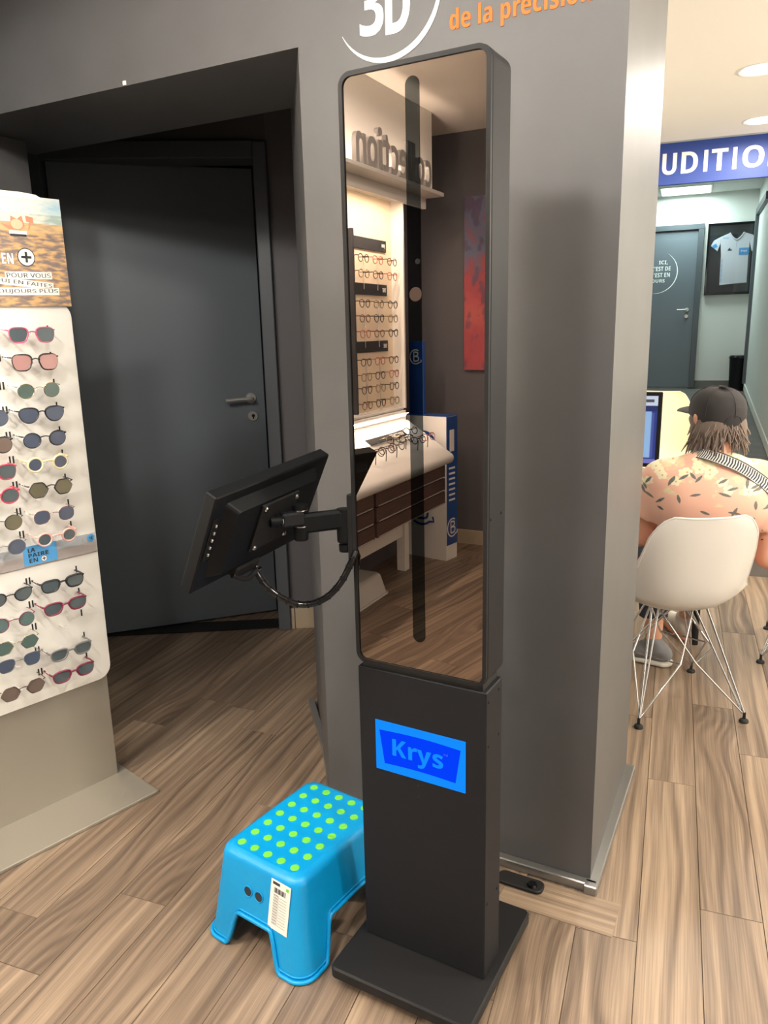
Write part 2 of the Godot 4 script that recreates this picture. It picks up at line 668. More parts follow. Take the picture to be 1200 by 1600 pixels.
# ---------------------------------------------------------------- the alcove with the door
func alcove():
	var d := Vector2(.848, -.53)
	var e := Vector2(-2.197, -3.112)
	var fx := Transform3D(Basis(Vector3(d.x, 0, d.y), Vector3.UP, Vector3(.53, 0, .848)), Vector3(e.x, 0, e.y))
	var w := struct("wall_alcove", "dark wall of the alcove around the door", fx)
	part("right_wall", poly_wall([[0.0, 0.0], [.95, 0.0], [.95, -.15], [0.0, -.15]], 0, 2.6), M.dark_wall, w)
	part("left_wall", poly_wall([[-1.75, 0.0], [-1.06, 0.0], [-1.06, -.15], [-1.75, -.15]], 0, 2.6), M.dark_wall, w)
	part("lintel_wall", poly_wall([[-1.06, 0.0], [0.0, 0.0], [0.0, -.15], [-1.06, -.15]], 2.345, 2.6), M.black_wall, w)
	var c := struct("ceiling_alcove", "dark ceiling of the alcove")
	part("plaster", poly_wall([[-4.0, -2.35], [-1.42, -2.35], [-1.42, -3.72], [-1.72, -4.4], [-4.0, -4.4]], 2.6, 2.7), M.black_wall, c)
	var l := struct("wall_alcove_side", "dark side wall of the alcove")
	part("plaster", poly_wall([[-3.7, -2.2], [-2.75, -1.9], [-2.75, -1.8], [-3.85, -2.1]], 0, 2.7), M.dark_wall, l)
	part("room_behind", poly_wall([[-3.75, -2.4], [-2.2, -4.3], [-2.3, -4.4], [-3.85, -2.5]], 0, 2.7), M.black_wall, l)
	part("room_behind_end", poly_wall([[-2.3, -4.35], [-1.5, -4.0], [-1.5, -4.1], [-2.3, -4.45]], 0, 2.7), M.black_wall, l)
	var b := struct("baseboard_alcove", "pale wood-look skirting beside the alcove door", fx)
	slab("skirting", Vector3(.485, .055, .008), Vector3(.92, .11, .016), M.plinth, b, .002)
	slab("skirting_end", Vector3(.012, .055, .009), Vector3(.02, .112, .018), M.plinth, b, .002)
	# frame
	var f := struct("door_1", "dark grey alcove door standing slightly ajar", fx)
	slab("frame_post", Vector3(-.03, 1.17, -.05), Vector3(.062, 2.34, .17), M.frame, f, .004)
	slab("frame_post", Vector3(-1.03, 1.17, -.05), Vector3(.07, 2.34, .17), M.frame, f, .004)
	slab("frame_head", Vector3(-.53, 2.308, -.05), Vector3(.94, .075, .17), M.frame, f, .004)
	slab("threshold", Vector3(-.53, .002, -.07), Vector3(.93, .006, .13), M.black, f, .001)
	# the leaf turns about its far edge
	var lx := Transform3D(Basis(Vector3.UP, deg_to_rad(15)), Vector3(-.99, 0, -.01))
	var leaf := Geo.new()
	leaf.box(Vector3(.47, 1.145, -.02), Vector3(.93, 2.27, .04), .003)
	var lf := part("door_leaf", leaf, M.door, f, lx)
	var g := Geo.new()
	g.xf = Transform3D(Basis(Vector3.RIGHT, PI / 2), Vector3.ZERO)
	g.lathe([[0.0, .012], [.024, .012], [.027, .008], [.027, 0.0]], 24)
	part("rose", g, M.steel, lf, at(.862, 1.178, 0))
	g = Geo.new()
	g.tube(curve([Vector3(0, 0, .01), Vector3(0, 0, .045), Vector3(-.012, 0, .056), Vector3(-.06, 0, .056), Vector3(-.135, -.004, .056)], 4), .0095, 10)
	part("lever", g, M.steel, lf, at(.862, 1.178, 0))
	g = Geo.new()
	g.xf = Transform3D(Basis(Vector3.RIGHT, PI / 2), Vector3.ZERO)
	g.lathe([[0.0, .01], [.022, .01], [.026, .006], [.026, 0.0]], 24)
	part("lock_rose", g, M.steel, lf, at(.868, 1.085, 0))
	g = Geo.new()
	g.xf = Transform3D(Basis(Vector3.RIGHT, PI / 2), Vector3.ZERO)
	g.lathe([[0.0, .0135], [.0075, .0135], [.0085, .01]], 16)
	g.xf = Transform3D()
	g.box(Vector3(0, -.009, .0115), Vector3(.007, .014, .004), .001)
	part("lock_cylinder", g, M.black_metal, lf, at(.868, 1.088, 0))

# ---------------------------------------------------------------- the rear corridor
func corridor():
	var step := -4.95
	var yb := .66
	var f := struct("floor_ramp", "grey floor rising to the back room", GX)
	var g := Geo.new()
	var pr := PackedVector2Array([Vector2(step, -.02), Vector2(step, .19), Vector2(-11.4, yb), Vector2(-11.4, -.02)])
	g.xf = Transform3D(Basis(Vector3(0, 0, 1), Vector3(0, 1, 0), Vector3(-1, 0, 0)), Vector3.ZERO)
	g.prism(pr, -1.2, 1.75, 0.0, false)
	part("ramp", g, M.grey_floor, f)
	var c := struct("ceiling_corridor", "white tiled ceiling of the back room", GX)
	slab("plaster", Vector3(-.3, 3.17, -8.8), Vector3(2.4, .1, 5.3), M.tile, c, 0)
	for ix in 3:
		for iz in 4:
			if ix == 1 and iz == 3:
				continue
			slab("ceiling_tile", Vector3(-.76 + .6 * ix - .0, 3.114, -9.05 - .6 * iz), Vector3(.592, .012, .592), M.tile, c, .003)
	# light panel
	var t := thing("ceiling_panel_light", "square white ceiling light panel in the back room", "ceiling light", GX * at(-.16, 3.108, -10.85))
	slab("panel_frame", Vector3(0, .004, 0), Vector3(.6, .02, .6), M.white, t, .002)
	slab("diffuser", Vector3(0, -.008, 0), Vector3(.56, .008, .56), M.glow_cool, t, 0)
	var a := AreaLight3D.new()
	a.name = "lamp"
	a.area_size = Vector2(.56, .56)
	a.light_energy = 2.8
	a.light_color = Color(.9, 1, .98)
	a.area_range = 12
	a.shadow_enabled = true
	t.add_child(a)
	a.position = Vector3(0, -.02, 0)
	a.rotation_degrees = Vector3(-90, 0, 0)
	# walls
	var w := struct("wall_corridor_left", "white wall of the corridor", GX)
	slab("plaster", Vector3(-1.45, 1.55, -8.0), Vector3(.1, 3.2, 6.9), M.white_wall, w, 0)
	w = struct("wall_room", "white partition behind the pillar")
	part("plaster", poly_wall([[-1.3, -2.47], [-1.42, -2.47], [-1.42, -3.7], [-1.75, -4.5], [-1.75, -6.5], [-1.63, -6.5], [-1.63, -4.46], [-1.3, -3.68]], 0, CEIL), M.white_wall, w)
	w = struct("wall_corridor_right", "white wall of the corridor", GX)
	slab("plaster", Vector3(.76, 1.55, -8.8), Vector3(.12, 3.2, 5.2), M.white_wall, w, 0)
	slab("skirting", Vector3(.69, .52, -8.7), Vector3(.012, .09, 4.9), M.white, w, .002).rotation.x = deg_to_rad(4.15)
	w = struct("wall_end", "white end wall of the back room", GX)
	slab("plaster", Vector3(-.3, 1.75, -11.36), Vector3(2.4, 2.9, .12), M.white_wall, w, 0)
	slab("skirting", Vector3(.42, .705, -11.29), Vector3(.66, .1, .016), M.grey_floor, w, .002)
	# header with the lettering, wall beside it
	w = struct("wall_header", "white wall around the corridor mouth", GX)
	slab("over_header", Vector3(-.3, 2.95, -6.26), Vector3(2.4, .44, .1), M.white_wall, w, 0)
	slab("side", Vector3(2.05, 1.4, -6.26), Vector3(2.7, 2.8, .1), M.white_wall, w, 0)
	var h := thing("header_sign", "blue header sign with large white capitals above the corridor", "sign", GX * at(-.2, 2.598, -6.2))
	slab("board", Vector3.ZERO, Vector3(1.9, .274, .03), M.deep_blue, h, .002)
	for q in [["A", -.5, .13], ["U", -.212 + .0, .096], ["D", -.08, .108], ["T", .113, .105], ["O", .324, .134], ["N", .475, .115]]:
		text("lettering", q[0], M.ink_white, h, at(q[1] + .2 + (.13 if q[0] == "A" else 0.0), 0, .0165), q[2], .14, .003)
	for x in [.025, .209]:
		slab("lettering", Vector3(x + .2, 0, .0165), Vector3(.026, .14, .003), M.ink_white, h, 0)
	# door of the back room
	var d := struct("door_2", "dark grey back room door with white round lettering", GX * at(0, yb, -11.3))
	slab("frame_head", Vector3(-.41, 2.055, .03), Vector3(1.0, .07, .07), M.frame, d, .004)
	slab("frame_post", Vector3(.054, 1.01, .03), Vector3(.07, 2.02, .07), M.frame, d, .004)
	slab("frame_post", Vector3(-.874, 1.01, .03), Vector3(.07, 2.02, .07), M.frame, d, .004)
	var leaf := slab("door_leaf", Vector3(-.41, 1.01, .015), Vector3(.86, 2.01, .04), M.door, d, .003)
	g = Geo.new()
	g.tube(curve([Vector3(0, 0, .0), Vector3(0, 0, .045), Vector3(-.015, 0, .055), Vector3(-.12, 0, .055)], 4), .009, 8)
	part("lever", g, M.steel, leaf, at(.345, .01, .02))
	for y in [.01, -.075]:
		g = Geo.new()
		g.xf = Transform3D(Basis(Vector3.RIGHT, PI / 2), Vector3.ZERO)
		g.lathe([[0.0, .012], [.022, .012], [.026, 0.0]], 20)
		part("rose", g, M.steel, leaf, at(.345, y, .02))
	var lines := [["ICI,", -.01 - .31 - .0, .62, .11], ["C'EST DE", -.36 + .0, .545, .24], ["C'EST EN", -.37, .465, .24], ["JOURS", -.41, .385, .2]]
	for q in lines:
		text("lettering", q[0], M.ink_white, leaf, at(-.41 + .41 + [.02, -.005, -.01, -.05][lines.find(q)] + .0, q[2] - .0, .0215), q[3], .055, .002)
	g = Geo.new()
	crescent(g, .27, .012, -100, 60)
	part("round_emblem", g, M.ink_white, leaf, at(-.07, .50, .0205))
	# doorway in the right wall
	d = struct("door_3", "dark framed doorway in the corridor wall", GX)
	slab("frame_post", Vector3(.69, 1.78, -11.05), Vector3(.06, 2.1, .09), M.frame, d, .004)
	slab("frame_head", Vector3(.69, 2.82, -10.38), Vector3(.06, .08, 1.42), M.frame, d, .004)
	slab("door_leaf", Vector3(.715, 1.68, -10.38), Vector3(.03, 2.2, 1.26), M.white_wall, d, .002)
	jersey()
	# bin
	var b := thing("waste_bin", "tall black waste bin in the corridor corner", "bin", GX * at(.6, yb - .02, -11.12))
	g = Geo.new()
	g.lathe([[0.0, 0.0], [.085, 0.0], [.09, .01], [.105, .40], [.105, .415], [.1, .415], [.086, .02]], 24)
	part("bucket", g, M.black_plastic, b)
	g = Geo.new()
	g.lathe([[.1, .41], [.114, .41], [.116, .425], [.1, .448], [0.0, .455]], 24)
	part("lid", g, M.gloss_black, b)

func crescent(g: Geo, r: float, w: float, a0: float, a1: float):
	# a brush stroke along a circle, thickest in its middle
	var outer := PackedVector2Array()
	var inner := PackedVector2Array()
	for i in 33:
		var t := i / 32.0
		var a := deg_to_rad(lerpf(a0, a1, t))
		var k := w * sin(PI * t) + .0006
		outer.append(Vector2(cos(a), sin(a)) * (r + k / 2))
		inner.append(Vector2(cos(a), sin(a)) * (r - k / 2))
	inner.reverse()
	outer.append_array(inner)
	g.prism(outer, 0, .002, 0, false)

func jersey():
	var f := thing("shadow_box", "black shadow box frame hanging beside the back room door", "picture frame", GX * at(.46, 2.297, -11.28))
	var g := Geo.new()
	g.box(Vector3(0, 0, .004), Vector3(.64, .88, .012), .001)
	part("backing", g, M.black, f)
	for q in [[Vector3(0, .427, .02), Vector3(.66, .026, .05)], [Vector3(0, -.427, .02), Vector3(.66, .026, .05)], [Vector3(-.317, 0, .02), Vector3(.026, .83, .05)], [Vector3(.317, 0, .02), Vector3(.026, .83, .05)]]:
		slab("frame_rail", q[0], q[1], M.gloss_black, f, .003)
	slab("glazing", Vector3(0, 0, .036), Vector3(.61, .82, .003), M.glass, f, 0).rotation.x = .035
	var j := thing("jersey", "white cycling jersey with blue panels displayed in the black frame", "jersey", GX * at(.46, 2.297, -11.268))
	var cloth := mat(rgb(214, 216, 226), .8)
	g = Geo.new()
	var body := PackedVector2Array([Vector2(-.07, .315), Vector2(-.16, .28), Vector2(-.17, .2), Vector2(-.155, .05), Vector2(-.15, -.32), Vector2(0, -.31), Vector2(.17, -.3), Vector2(.165, .05), Vector2(.17, .2), Vector2(.2, .28), Vector2(.1, .315), Vector2(.06, .26), Vector2(.015, .225), Vector2(-.03, .26)])
	g.prism(body, 0, .012, .004, false)
	part("body", g, cloth, j)
	g = Geo.new()
	g.prism(PackedVector2Array([Vector2(-.16, .28), Vector2(-.17, .2), Vector2(-.2, .1), Vector2(-.285, .17), Vector2(-.25, .235)]), 0, .012, .004, false)
	part("sleeve", g, cloth, j)
	g = Geo.new()
	g.prism(PackedVector2Array([Vector2(.2, .28), Vector2(.17, .2), Vector2(.2, .08), Vector2(.27, .12), Vector2(.26, .2)]), 0, .012, .004, false)
	part("sleeve", g, cloth, j)
	g = Geo.new()
	g.tube(curve([Vector3(-.07, .318, .012), Vector3(-.03, .262, .016), Vector3(.015, .232, .018), Vector3(.06, .262, .016), Vector3(.1, .318, .012)], 4), .009, 6)
	g.tube(PackedVector3Array([Vector3(.015, .228, .014), Vector3(.012, .13, .014)]), .003, 5)
	part("collar", g, cloth, j)
	var sky := mat(rgb(64, 150, 214), .7)
	slab("chest_panel", Vector3(.11, .085, .014), Vector3(.115, .085, .003), sky, j, 0)
	text("lettering", "Krys", M.ink_white, j, at(.11, .087, .016), .07, .03, .001)
	slab("sleeve_panel", Vector3(-.235, .165, .013), Vector3(.05, .045, .003), sky, j, 0).rotation.z = .55
	text("lettering", "krys", sky, j, at(-.11, .255, .0125), .06, .026, .001)
	for i in 5:
		var o := text("side_lettering", "Krys", sky, j, Transform3D(Basis(Vector3(0, 0, 1), PI / 2), Vector3(-.138, -.02 - .06 * i, .0125)), .045, .02, .001)
	g = Geo.new()
	g.prism(PackedVector2Array([Vector2(-.085, .1), Vector2(-.06, .14), Vector2(-.048, .112), Vector2(-.04, .122), Vector2(-.03, .1)]), .012, .0135, 0, false)
	part("emblem", g, M.ink_black, j)

# ---------------------------------------------------------------- the kiosk
func kiosk():
	var t := thing("mirror_kiosk", "tall black kiosk with a tinted mirror front and glowing blue logo sign", "kiosk", KX)
	var g := Geo.new()
	g.xf = Transform3D(Basis(Vector3(1, 0, 0), Vector3(0, 0, -1), Vector3(0, 1, 0)), Vector3(-.1565, 0, -.063))
	g.prism(rrect(.357, .39, .016, 4), .03, .056, .004)
	part("base_plate", g, M.black, t)
	for q in [Vector3(-.3, 0, .1), Vector3(-.012, 0, .1), Vector3(-.3, 0, -.22), Vector3(-.012, 0, -.22)]:
		g = Geo.new()
		g.xf = Transform3D(Basis(Vector3.FORWARD, PI / 2), Vector3(0, .013, 0))
		g.lathe([[0.0, -.01], [.011, -.01], [.013, -.007], [.013, .007], [.011, .01], [0.0, .01]], 16)
		g.xf = Transform3D()
		g.box(Vector3(0, .024, 0), Vector3(.026, .012, .03), .002)
		part("castor", g, M.rubber, t, Transform3D(Basis(), q))
	g = Geo.new()
	g.box(Vector3(-.1555, .411, -.0455), Vector3(.311, .71, .091), .0022)
	var cab := part("cabinet", g, M.black_metal, t)
	# upper housing with rounded corners
	g = Geo.new()
	g.prism(rrect(.313, 1.2, .026, 8), -.089, -.002, .0025)
	part("housing", g, M.black_metal, t, at(-.1555, 1.3775, 0))
	g = Geo.new()
	var o := rrect(.311, 1.198, .026, 8)
	var i := rrect(.294, 1.181, .018, 8)
	var n := o.size()
	g.smooth()
	for k in n:
		var l := (k + 1) % n
		var a := Vector3(o[k].x, o[k].y, .004)
		var b := Vector3(o[l].x, o[l].y, .004)
		var c := Vector3(i[l].x, i[l].y, .004)
		var d := Vector3(i[k].x, i[k].y, .004)
		g.quad(a, b, c, d, Vector3.BACK)
	g.smooth()
	for k in n:
		var l := (k + 1) % n
		g.quad(Vector3(o[k].x, o[k].y, .004), Vector3(o[l].x, o[l].y, .004), Vector3(o[l].x, o[l].y, -.003), Vector3(o[k].x, o[k].y, -.003), Vector3(o[k].x, o[k].y, 0))
		g.quad(Vector3(i[k].x, i[k].y, .004), Vector3(i[l].x, i[l].y, .004), Vector3(i[l].x, i[l].y, -.001), Vector3(i[k].x, i[k].y, -.001), -Vector3(i[k].x, i[k].y, 0))
	part("mirror_rim", g, M.black, t, at(-.1555, 1.3775, 0))
	g = Geo.new()
	g.prism(rrect(.2945, 1.1815, .018, 8), -.002, .0005)
	var mm := mat(Color(.53, .49, .465), .0, 1.0)
	var mir := part("mirror_glass", g, mm, t, at(-.1555, 1.3775, 0), "brown tinted mirror glass")
	g = Geo.new()
	g.prism(rrect(.029, 1.096, .0144, 10), .0, .0012)
	var dm := mat(Color(.22, .22, .22), .0, 1.0)
	part("sensor_strip", g, dm, mir, at(.0015, .022, 0), "dark vertical strip with rounded ends")
	g = Geo.new()
	g.xf = Transform3D(Basis(Vector3.RIGHT, PI / 2), Vector3.ZERO)
	g.lathe([[.0, .0022], [.0125, .0022], [.0135, .0012]], 24)
	var lens := mat(rgb(70, 58, 52), .6)
	lens.metallic_specular = .05
	part("camera_lens", g, lens, mir, at(.0035, .189, 0))
	g = Geo.new()
	g.xf = Transform3D(Basis(Vector3.RIGHT, PI / 2), Vector3.ZERO)
	g.lathe([[.0, .002], [.005, .002], [.0055, .0012]], 18)
	part("sensor_window", g, M.black_plastic, mir, at(.009, .249, 0))
	# gap between housing and cabinet
	slab("neck", Vector3(-.1555, .772, -.046), Vector3(.29, .03, .08), M.rubber, t, 0)
	for q in [Vector3(.0015, 1.134, -.011), Vector3(.0015, 1.136, -.067), Vector3(0, .741, -.012), Vector3(0, .746, -.07), Vector3(0, .638, -.013), Vector3(0, .639, -.072), Vector3(0, .249, -.014), Vector3(0, .248, -.072)]:
		g = Geo.new()
		g.xf = Transform3D(Basis(Vector3.BACK, -PI / 2), Vector3.ZERO)
		g.lathe([[.0036, 0.0], [.0034, .001], [.0018, .002], [0.0, .0021]], 12)
		part("screw", g, M.black_metal, t, Transform3D(Basis(), q))
	for k in 9:
		g = Geo.new()
		g.xf = Transform3D(Basis(Vector3.BACK, -PI / 2), Vector3.ZERO)
		g.lathe([[.0016, 0.0], [0.0, .0005]], 8)
		part("vent_hole", g, M.rubber, cab, at(0, .36 - .007 * k, -.03))
	for k in 2:
		g = Geo.new()
		g.xf = Transform3D(Basis(Vector3.RIGHT, PI / 2), Vector3.ZERO)
		g.lathe([[.0028, 0.0], [0.0, .0006]], 10)
		part("screw_hole", g, M.rubber, cab, at(-.162, .505 - .027 * k, 0))
	# backlit sign
	var s := Node3D.new()
	s.name = "logo_sign"
	t.add_child(s)
	s.position = Vector3(-.157, .583, .0)
	var sky := mat(Color(.01, .08, .2), .7)
	sky.metallic_specular = 0.0
	sky.emission_enabled = true
	sky.emission = Color(.08, .56, 1.0)
	sky.emission_energy_multiplier = .95
	var royal := mat(Color(.0, .02, .15), .7)
	royal.metallic_specular = 0.0
	royal.emission_enabled = true
	royal.emission = Color(.02, .25, 1.0)
	royal.emission_energy_multiplier = .95
	g = Geo.new()
	g.box(Vector3(0, 0, .0012), Vector3(.222, .123, .0024), .0006)
	part("light_plate", g, sky, s, Transform3D(), "glowing sky blue border")
	g = Geo.new()
	var top := PackedVector2Array()
	for k in 9:
		var u := k / 8.0
		top.append(Vector2(lerpf(-.1, .1, u), .0385 + .004 * sin(PI * u)))
	for k in 9:
		var u := k / 8.0
		top.append(Vector2(lerpf(.088, -.088, u), -.0425 + .003 * sin(PI * u)))
	g.prism(top, .0024, .0034, .0003, false)
	part("logo_shield", g, royal, s, Transform3D(), "royal blue tapered field")
	text("lettering", "Krys", sky, s, at(-.004, -.003, .0036), .126, .055, .001)
	var tiny := mat(Color(.2, .3, .9), .4)
	text("trade_mark", "SM", tiny, s, at(.065, .019, .0036), .011, .005, .0006)
	var a := AreaLight3D.new()
	a.name = "lamp"
	a.area_size = Vector2(.21, .11)
	a.light_energy = .03
	a.light_color = Color(.05, .3, 1.0)
	a.area_range = 5
	a.shadow_enabled = true
	s.add_child(a)
	a.position = Vector3(0, 0, .008)
	a.rotation_degrees = Vector3(0, 180, 0)

	# a flat black pad with a wheel left at the pillar's foot
	var pad := thing("castor_pad", "flat black castor pad on the floor behind the kiosk against the pillar strip", "pad", at(-.54, 0, -1.79))
	g = Geo.new()
	g.xf = Transform3D(Basis(Vector3(1, 0, 0), Vector3(0, 0, -1), Vector3(0, 1, 0)), Vector3.ZERO)
	g.prism(rrect(.13, .05, .018, 5), .003, .012, .003)
	part("plate", g, M.rubber, pad)
	g = Geo.new()
	g.xf = at(.035, 0, .006)
	g.lathe([[0.0, .02], [.011, .019], [.014, .012]], 16)
	part("wheel_cap", g, M.gloss_black, pad)

func monitor():
	var b := Basis(Vector3(.065006, .081007, -.994591), Vector3(.45284, .885768, .101741), Vector3(.889219, -.457004, .020897)).orthonormalized()
	var mx := Transform3D(b, Vector3(-.97, 1.111, -1.293))
	var t := thing("touch_monitor", "flat black monitor tilted on an arm beside the kiosk, back towards the shop", "monitor", mx)
	var g := Geo.new()
	g.box(Vector3(0, 0, -.014), Vector3(.37, .239, .028), .0025)
	part("casing", g, M.black_plastic, t)
	# raised back hump with sloping flanks
	g = Geo.new()
	var lo := rrect(.305, .19, .01, 3)
	var hi := rrect(.262, .158, .008, 3)
	var r0 := PackedVector3Array()
	var r1 := PackedVector3Array()
	for k in lo.size():
		r0.append(Vector3(lo[k].x, lo[k].y + .002, 0))
		r1.append(Vector3(hi[k].x, hi[k].y + .002, .022))
	g.rings([r0, r1], true, false)
	part("back_hump", g, M.black_plastic, t)
	g = Geo.new()
	g.box(Vector3(0, 0, -.0282), Vector3(.345, .21, .001), 0)
	var scr := mat(rgb(14, 15, 17), .15)
	part("screen", g, scr, t)
	g = Geo.new()
	g.box(Vector3(0, .0165, .025), Vector3(.12, .12, .006), .002)
	var v := part("mount_plate", g, M.black, t)
	for q in [Vector2(-.05, .0665), Vector2(.05, .0665), Vector2(-.05, -.0335), Vector2(.05, -.0335)]:
		g = Geo.new()
		g.xf = Transform3D(Basis(Vector3.RIGHT, PI / 2), Vector3.ZERO)
		g.lathe([[.0058, 0.0], [.0058, .002], [.004, .0045], [0.0, .0052]], 14)
		part("screw", g, M.chrome, v, at(q.x, q.y, .028))
	slab("button_bar", Vector3(-.166, .015, .001), Vector3(.022, .105, .003), M.gloss_black, t, .001)
	for k in 5:
		slab("button", Vector3(-.166, .05 - .018 * k, .0035), Vector3(.004, .006, .003), M.steel, t, .001)
	# plug block under the hump
	g = Geo.new()
	g.box(Vector3(-.045, -.095, .014), Vector3(.075, .03, .026), .004)
	g.tube(curve([Vector3(-.085, -.1, .02), Vector3(-.05, -.115, .035), Vector3(-.015, -.108, .03)], 5), .006, 8)
	part("plug_cover", g, M.black, t)
	slab("plug_clip", Vector3(-.005, -.11, .03), Vector3(.014, .005, .006), M.chrome, t, .001)
	slab("plug_clip", Vector3(-.02, -.094, .03), Vector3(.005, .005, .006), M.chrome, t, .001)
	# the arm, in the kiosk's frame
	var a := thing("monitor_arm", "black folding arm bolted to the kiosk edge with a chrome pivot", "monitor arm", KX)
	g = Geo.new()
	g.box(Vector3(-.3175, 1.085, -.02), Vector3(.013, .15, .05), .002)
	part("wall_plate", g, M.black, a)
	g = Geo.new()
	g.lathe([[.0, 1.052], [.016, 1.052], [.017, 1.056], [.017, 1.1], [.0165, 1.126], [.0, 1.128]], 20)
	part("wall_pivot", g, M.black_plastic, a, at(-.336, 0, -.004))
	g = Geo.new()
	g.lathe([[.0, 1.030], [.013, 1.030], [.014, 1.034], [.014, 1.046], [.0, 1.048]], 16)
	part("pivot_knob", g, M.black_plastic, a, at(-.336, 0, -.004))
	g = Geo.new()
	g.xf = Transform3D(Basis(Vector3(-.622, 0, .783), Vector3.UP, Vector3(-.783, 0, -.622)), Vector3(-.366, 1.104, .034))
	g.box(Vector3.ZERO, Vector3(.105, .042, .026), .006)
	part("arm_bar", g, M.black_plastic, a)
	for pf in [[[.0, 1.068], [.0145, 1.068], [.016, 1.072], [.016, 1.098], [.0, 1.098]], [[.0, 1.136], [.016, 1.136], [.0165, 1.146], [.0, 1.149]]]:
		g = Geo.new()
		g.lathe(pf, 20)
		part("elbow_cap", g, M.black_plastic, a, at(-.397, 0, .073))
	for y in [1.099, 1.134]:
		g = Geo.new()
		g.lathe([[.0, y - .0015], [.0158, y - .0015], [.0158, y + .0015], [.0, y + .0015]], 20)
		part("elbow_ring", g, M.chrome, a, at(-.397, 0, .073))
	g = Geo.new()
	g.xf = Transform3D(Basis(Vector3(-.55, 0, .83), Vector3.UP, Vector3(-.83, 0, -.55)), Vector3(-.404, 1.117, .086))
	g.box(Vector3(.005, 0, 0), Vector3(.05, .03, .028), .004)
	part("tilt_block", g, M.black_metal, a)
	g = Geo.new()
	g.tube(PackedVector3Array([Vector3(-.418, 1.117, .105), Vector3(-.421, 1.117, .110)]), .0135, 16)
	part("tilt_ring", g, M.chrome, a)
	g = Geo.new()
	g.tube(PackedVector3Array([Vector3(-.42, 1.117, .108), Vector3(-.427, 1.117, .125), Vector3(-.432, 1.117, .132)]), .0115, 14)
	g.tube(PackedVector3Array([Vector3(-.425, 1.117, .12), Vector3(-.437, 1.118, .108)]), .013, 12)
	part("tilt_head", g, M.black_plastic, a)
	# cable in its spiral wrap
	var c := thing("wrapped_cable", "black spiral wrapped cable looping from the tilted monitor to the kiosk", "cable", KX)
	var pts := curve([Vector3(-.500, 1.013, .11), Vector3(-.509, .997, .1), Vector3(-.484, .96, .095), Vector3(-.446, .932, .085), Vector3(-.404, .919, .07), Vector3(-.362, .932, .05), Vector3(-.331, .966, .03), Vector3(-.311, 1.013, .012), Vector3(-.306, 1.035, -.0)], 8)
	g = Geo.new()
	g.tube(pts, .0075, 10)
	part("sleeve", g, M.gloss_black, c)
	g = Geo.new()
	for k in range(14, pts.size() - 6, 4):
		var d := (pts[k + 1] - pts[k]).normalized()
		g.tube(PackedVector3Array([pts[k] - d * .0012, pts[k] + d * .0012]), .0086, 10)
	part("spiral_wrap", g, M.black_plastic, c)

# ---------------------------------------------------------------- step stools
func stool_mesh(tw: float, td: float, bw: float, bd: float, h: float, legs: bool, t: Node3D, m: Material):
	var n := 160
	var cols := 14
	var outer := []
	# points round a rounded rectangle, even in arc length
	var ring := func(y: float, grow: float, i: int) -> Vector2:
		var u := 1.0 - y / h
		var w := lerpf(tw, bw, u) + grow * 2
		var d := lerpf(td, bd, u) + grow * 2
		var r := lerpf(.032, .045, u)
		# the top edge is rounded over
		var k := clampf((y - (h - .018)) / .018, 0, 1)
		var inset := .018 * (1 - sqrt(1 - k * k))
		return rrect_point(w - inset * 2, d - inset * 2, r, n, i)
	var low := func(i: int) -> float:
		if not legs:
			return .004
		var q := rrect_point(bw, bd, .045, n, i)
		var side := absf(absf(q.y) - bd / 2) < .004
		var half := .072 if side else .115
		var along_ := absf(q.x) if side else absf(q.y)
		var onface := side or absf(absf(q.x) - bw / 2) < .004
		if not onface:
			return .004
		var e := smoothstep(half + .016, half - .016, along_)
		return .004 + e * (.096 if side else .108)
	var lows := []
	for i in n:
		lows.append(low.call(i))
	for sft in 2:
		var g: Geo = Geo.new() if sft == 0 else outer[0]
		var grow: float = 0.0 if sft == 0 else -.0035
		if sft == 0:
			outer.append(g)
		var rs := []
		for c in cols + 1:
			var ringp := PackedVector3Array()
			for i in n:
				var f := c / float(cols)
				f = 1 - pow(1 - f, 1.6)
				var y: float = lerpf(lows[i], h - (.0 if sft == 0 else .0035), f)
				var p: Vector2 = ring.call(y, grow, i)
				ringp.append(Vector3(p.x, y, p.y))
			rs.append(ringp)
		g.rings(rs, false)
		g.flat()
		var topr: PackedVector3Array = rs[cols]
		for i in n:
			g.tri(Vector3(0, topr[0].y, 0), topr[i], topr[(i + 1) % n], Vector3.UP)
	part("shell", outer[0], m, t)
	var lip := PackedVector3Array()
	for i in n:
		var p: Vector2 = ring.call(lows[i], .003, i)
		lip.append(Vector3(p.x, lows[i] + .002, p.y))
	var g2 := Geo.new()
	g2.tube(lip, .0055, 8, true)
	var lip2 := PackedVector3Array()
	for i in n:
		var p: Vector2 = ring.call(lows[i] + .011, .0005, i)
		lip2.append(Vector3(p.x, lows[i] + .011, p.y))
	g2.tube(lip2, .0022, 6, true)
	part("rim", g2, m, t)

static func rrect_point(w: float, h: float, r: float, n: int, k: int) -> Vector2:
	# point k of n round a rounded rectangle: each side, then its corner
	var q := n / 4
	var s := k / q
	var f := (k % q) / float(q)
	var horiz := s % 2 == 0
	var half := (w if horiz else h) / 2 - r
	var far := (h if horiz else w) / 2
	var p := Vector2(lerpf(-half, half, f / .8), -far)
	if f >= .8:
		var a := (f - .8) / .2 * PI / 2
		p = Vector2(half + sin(a) * r, -far + r - cos(a) * r)
	return p.rotated(s * PI / 2)

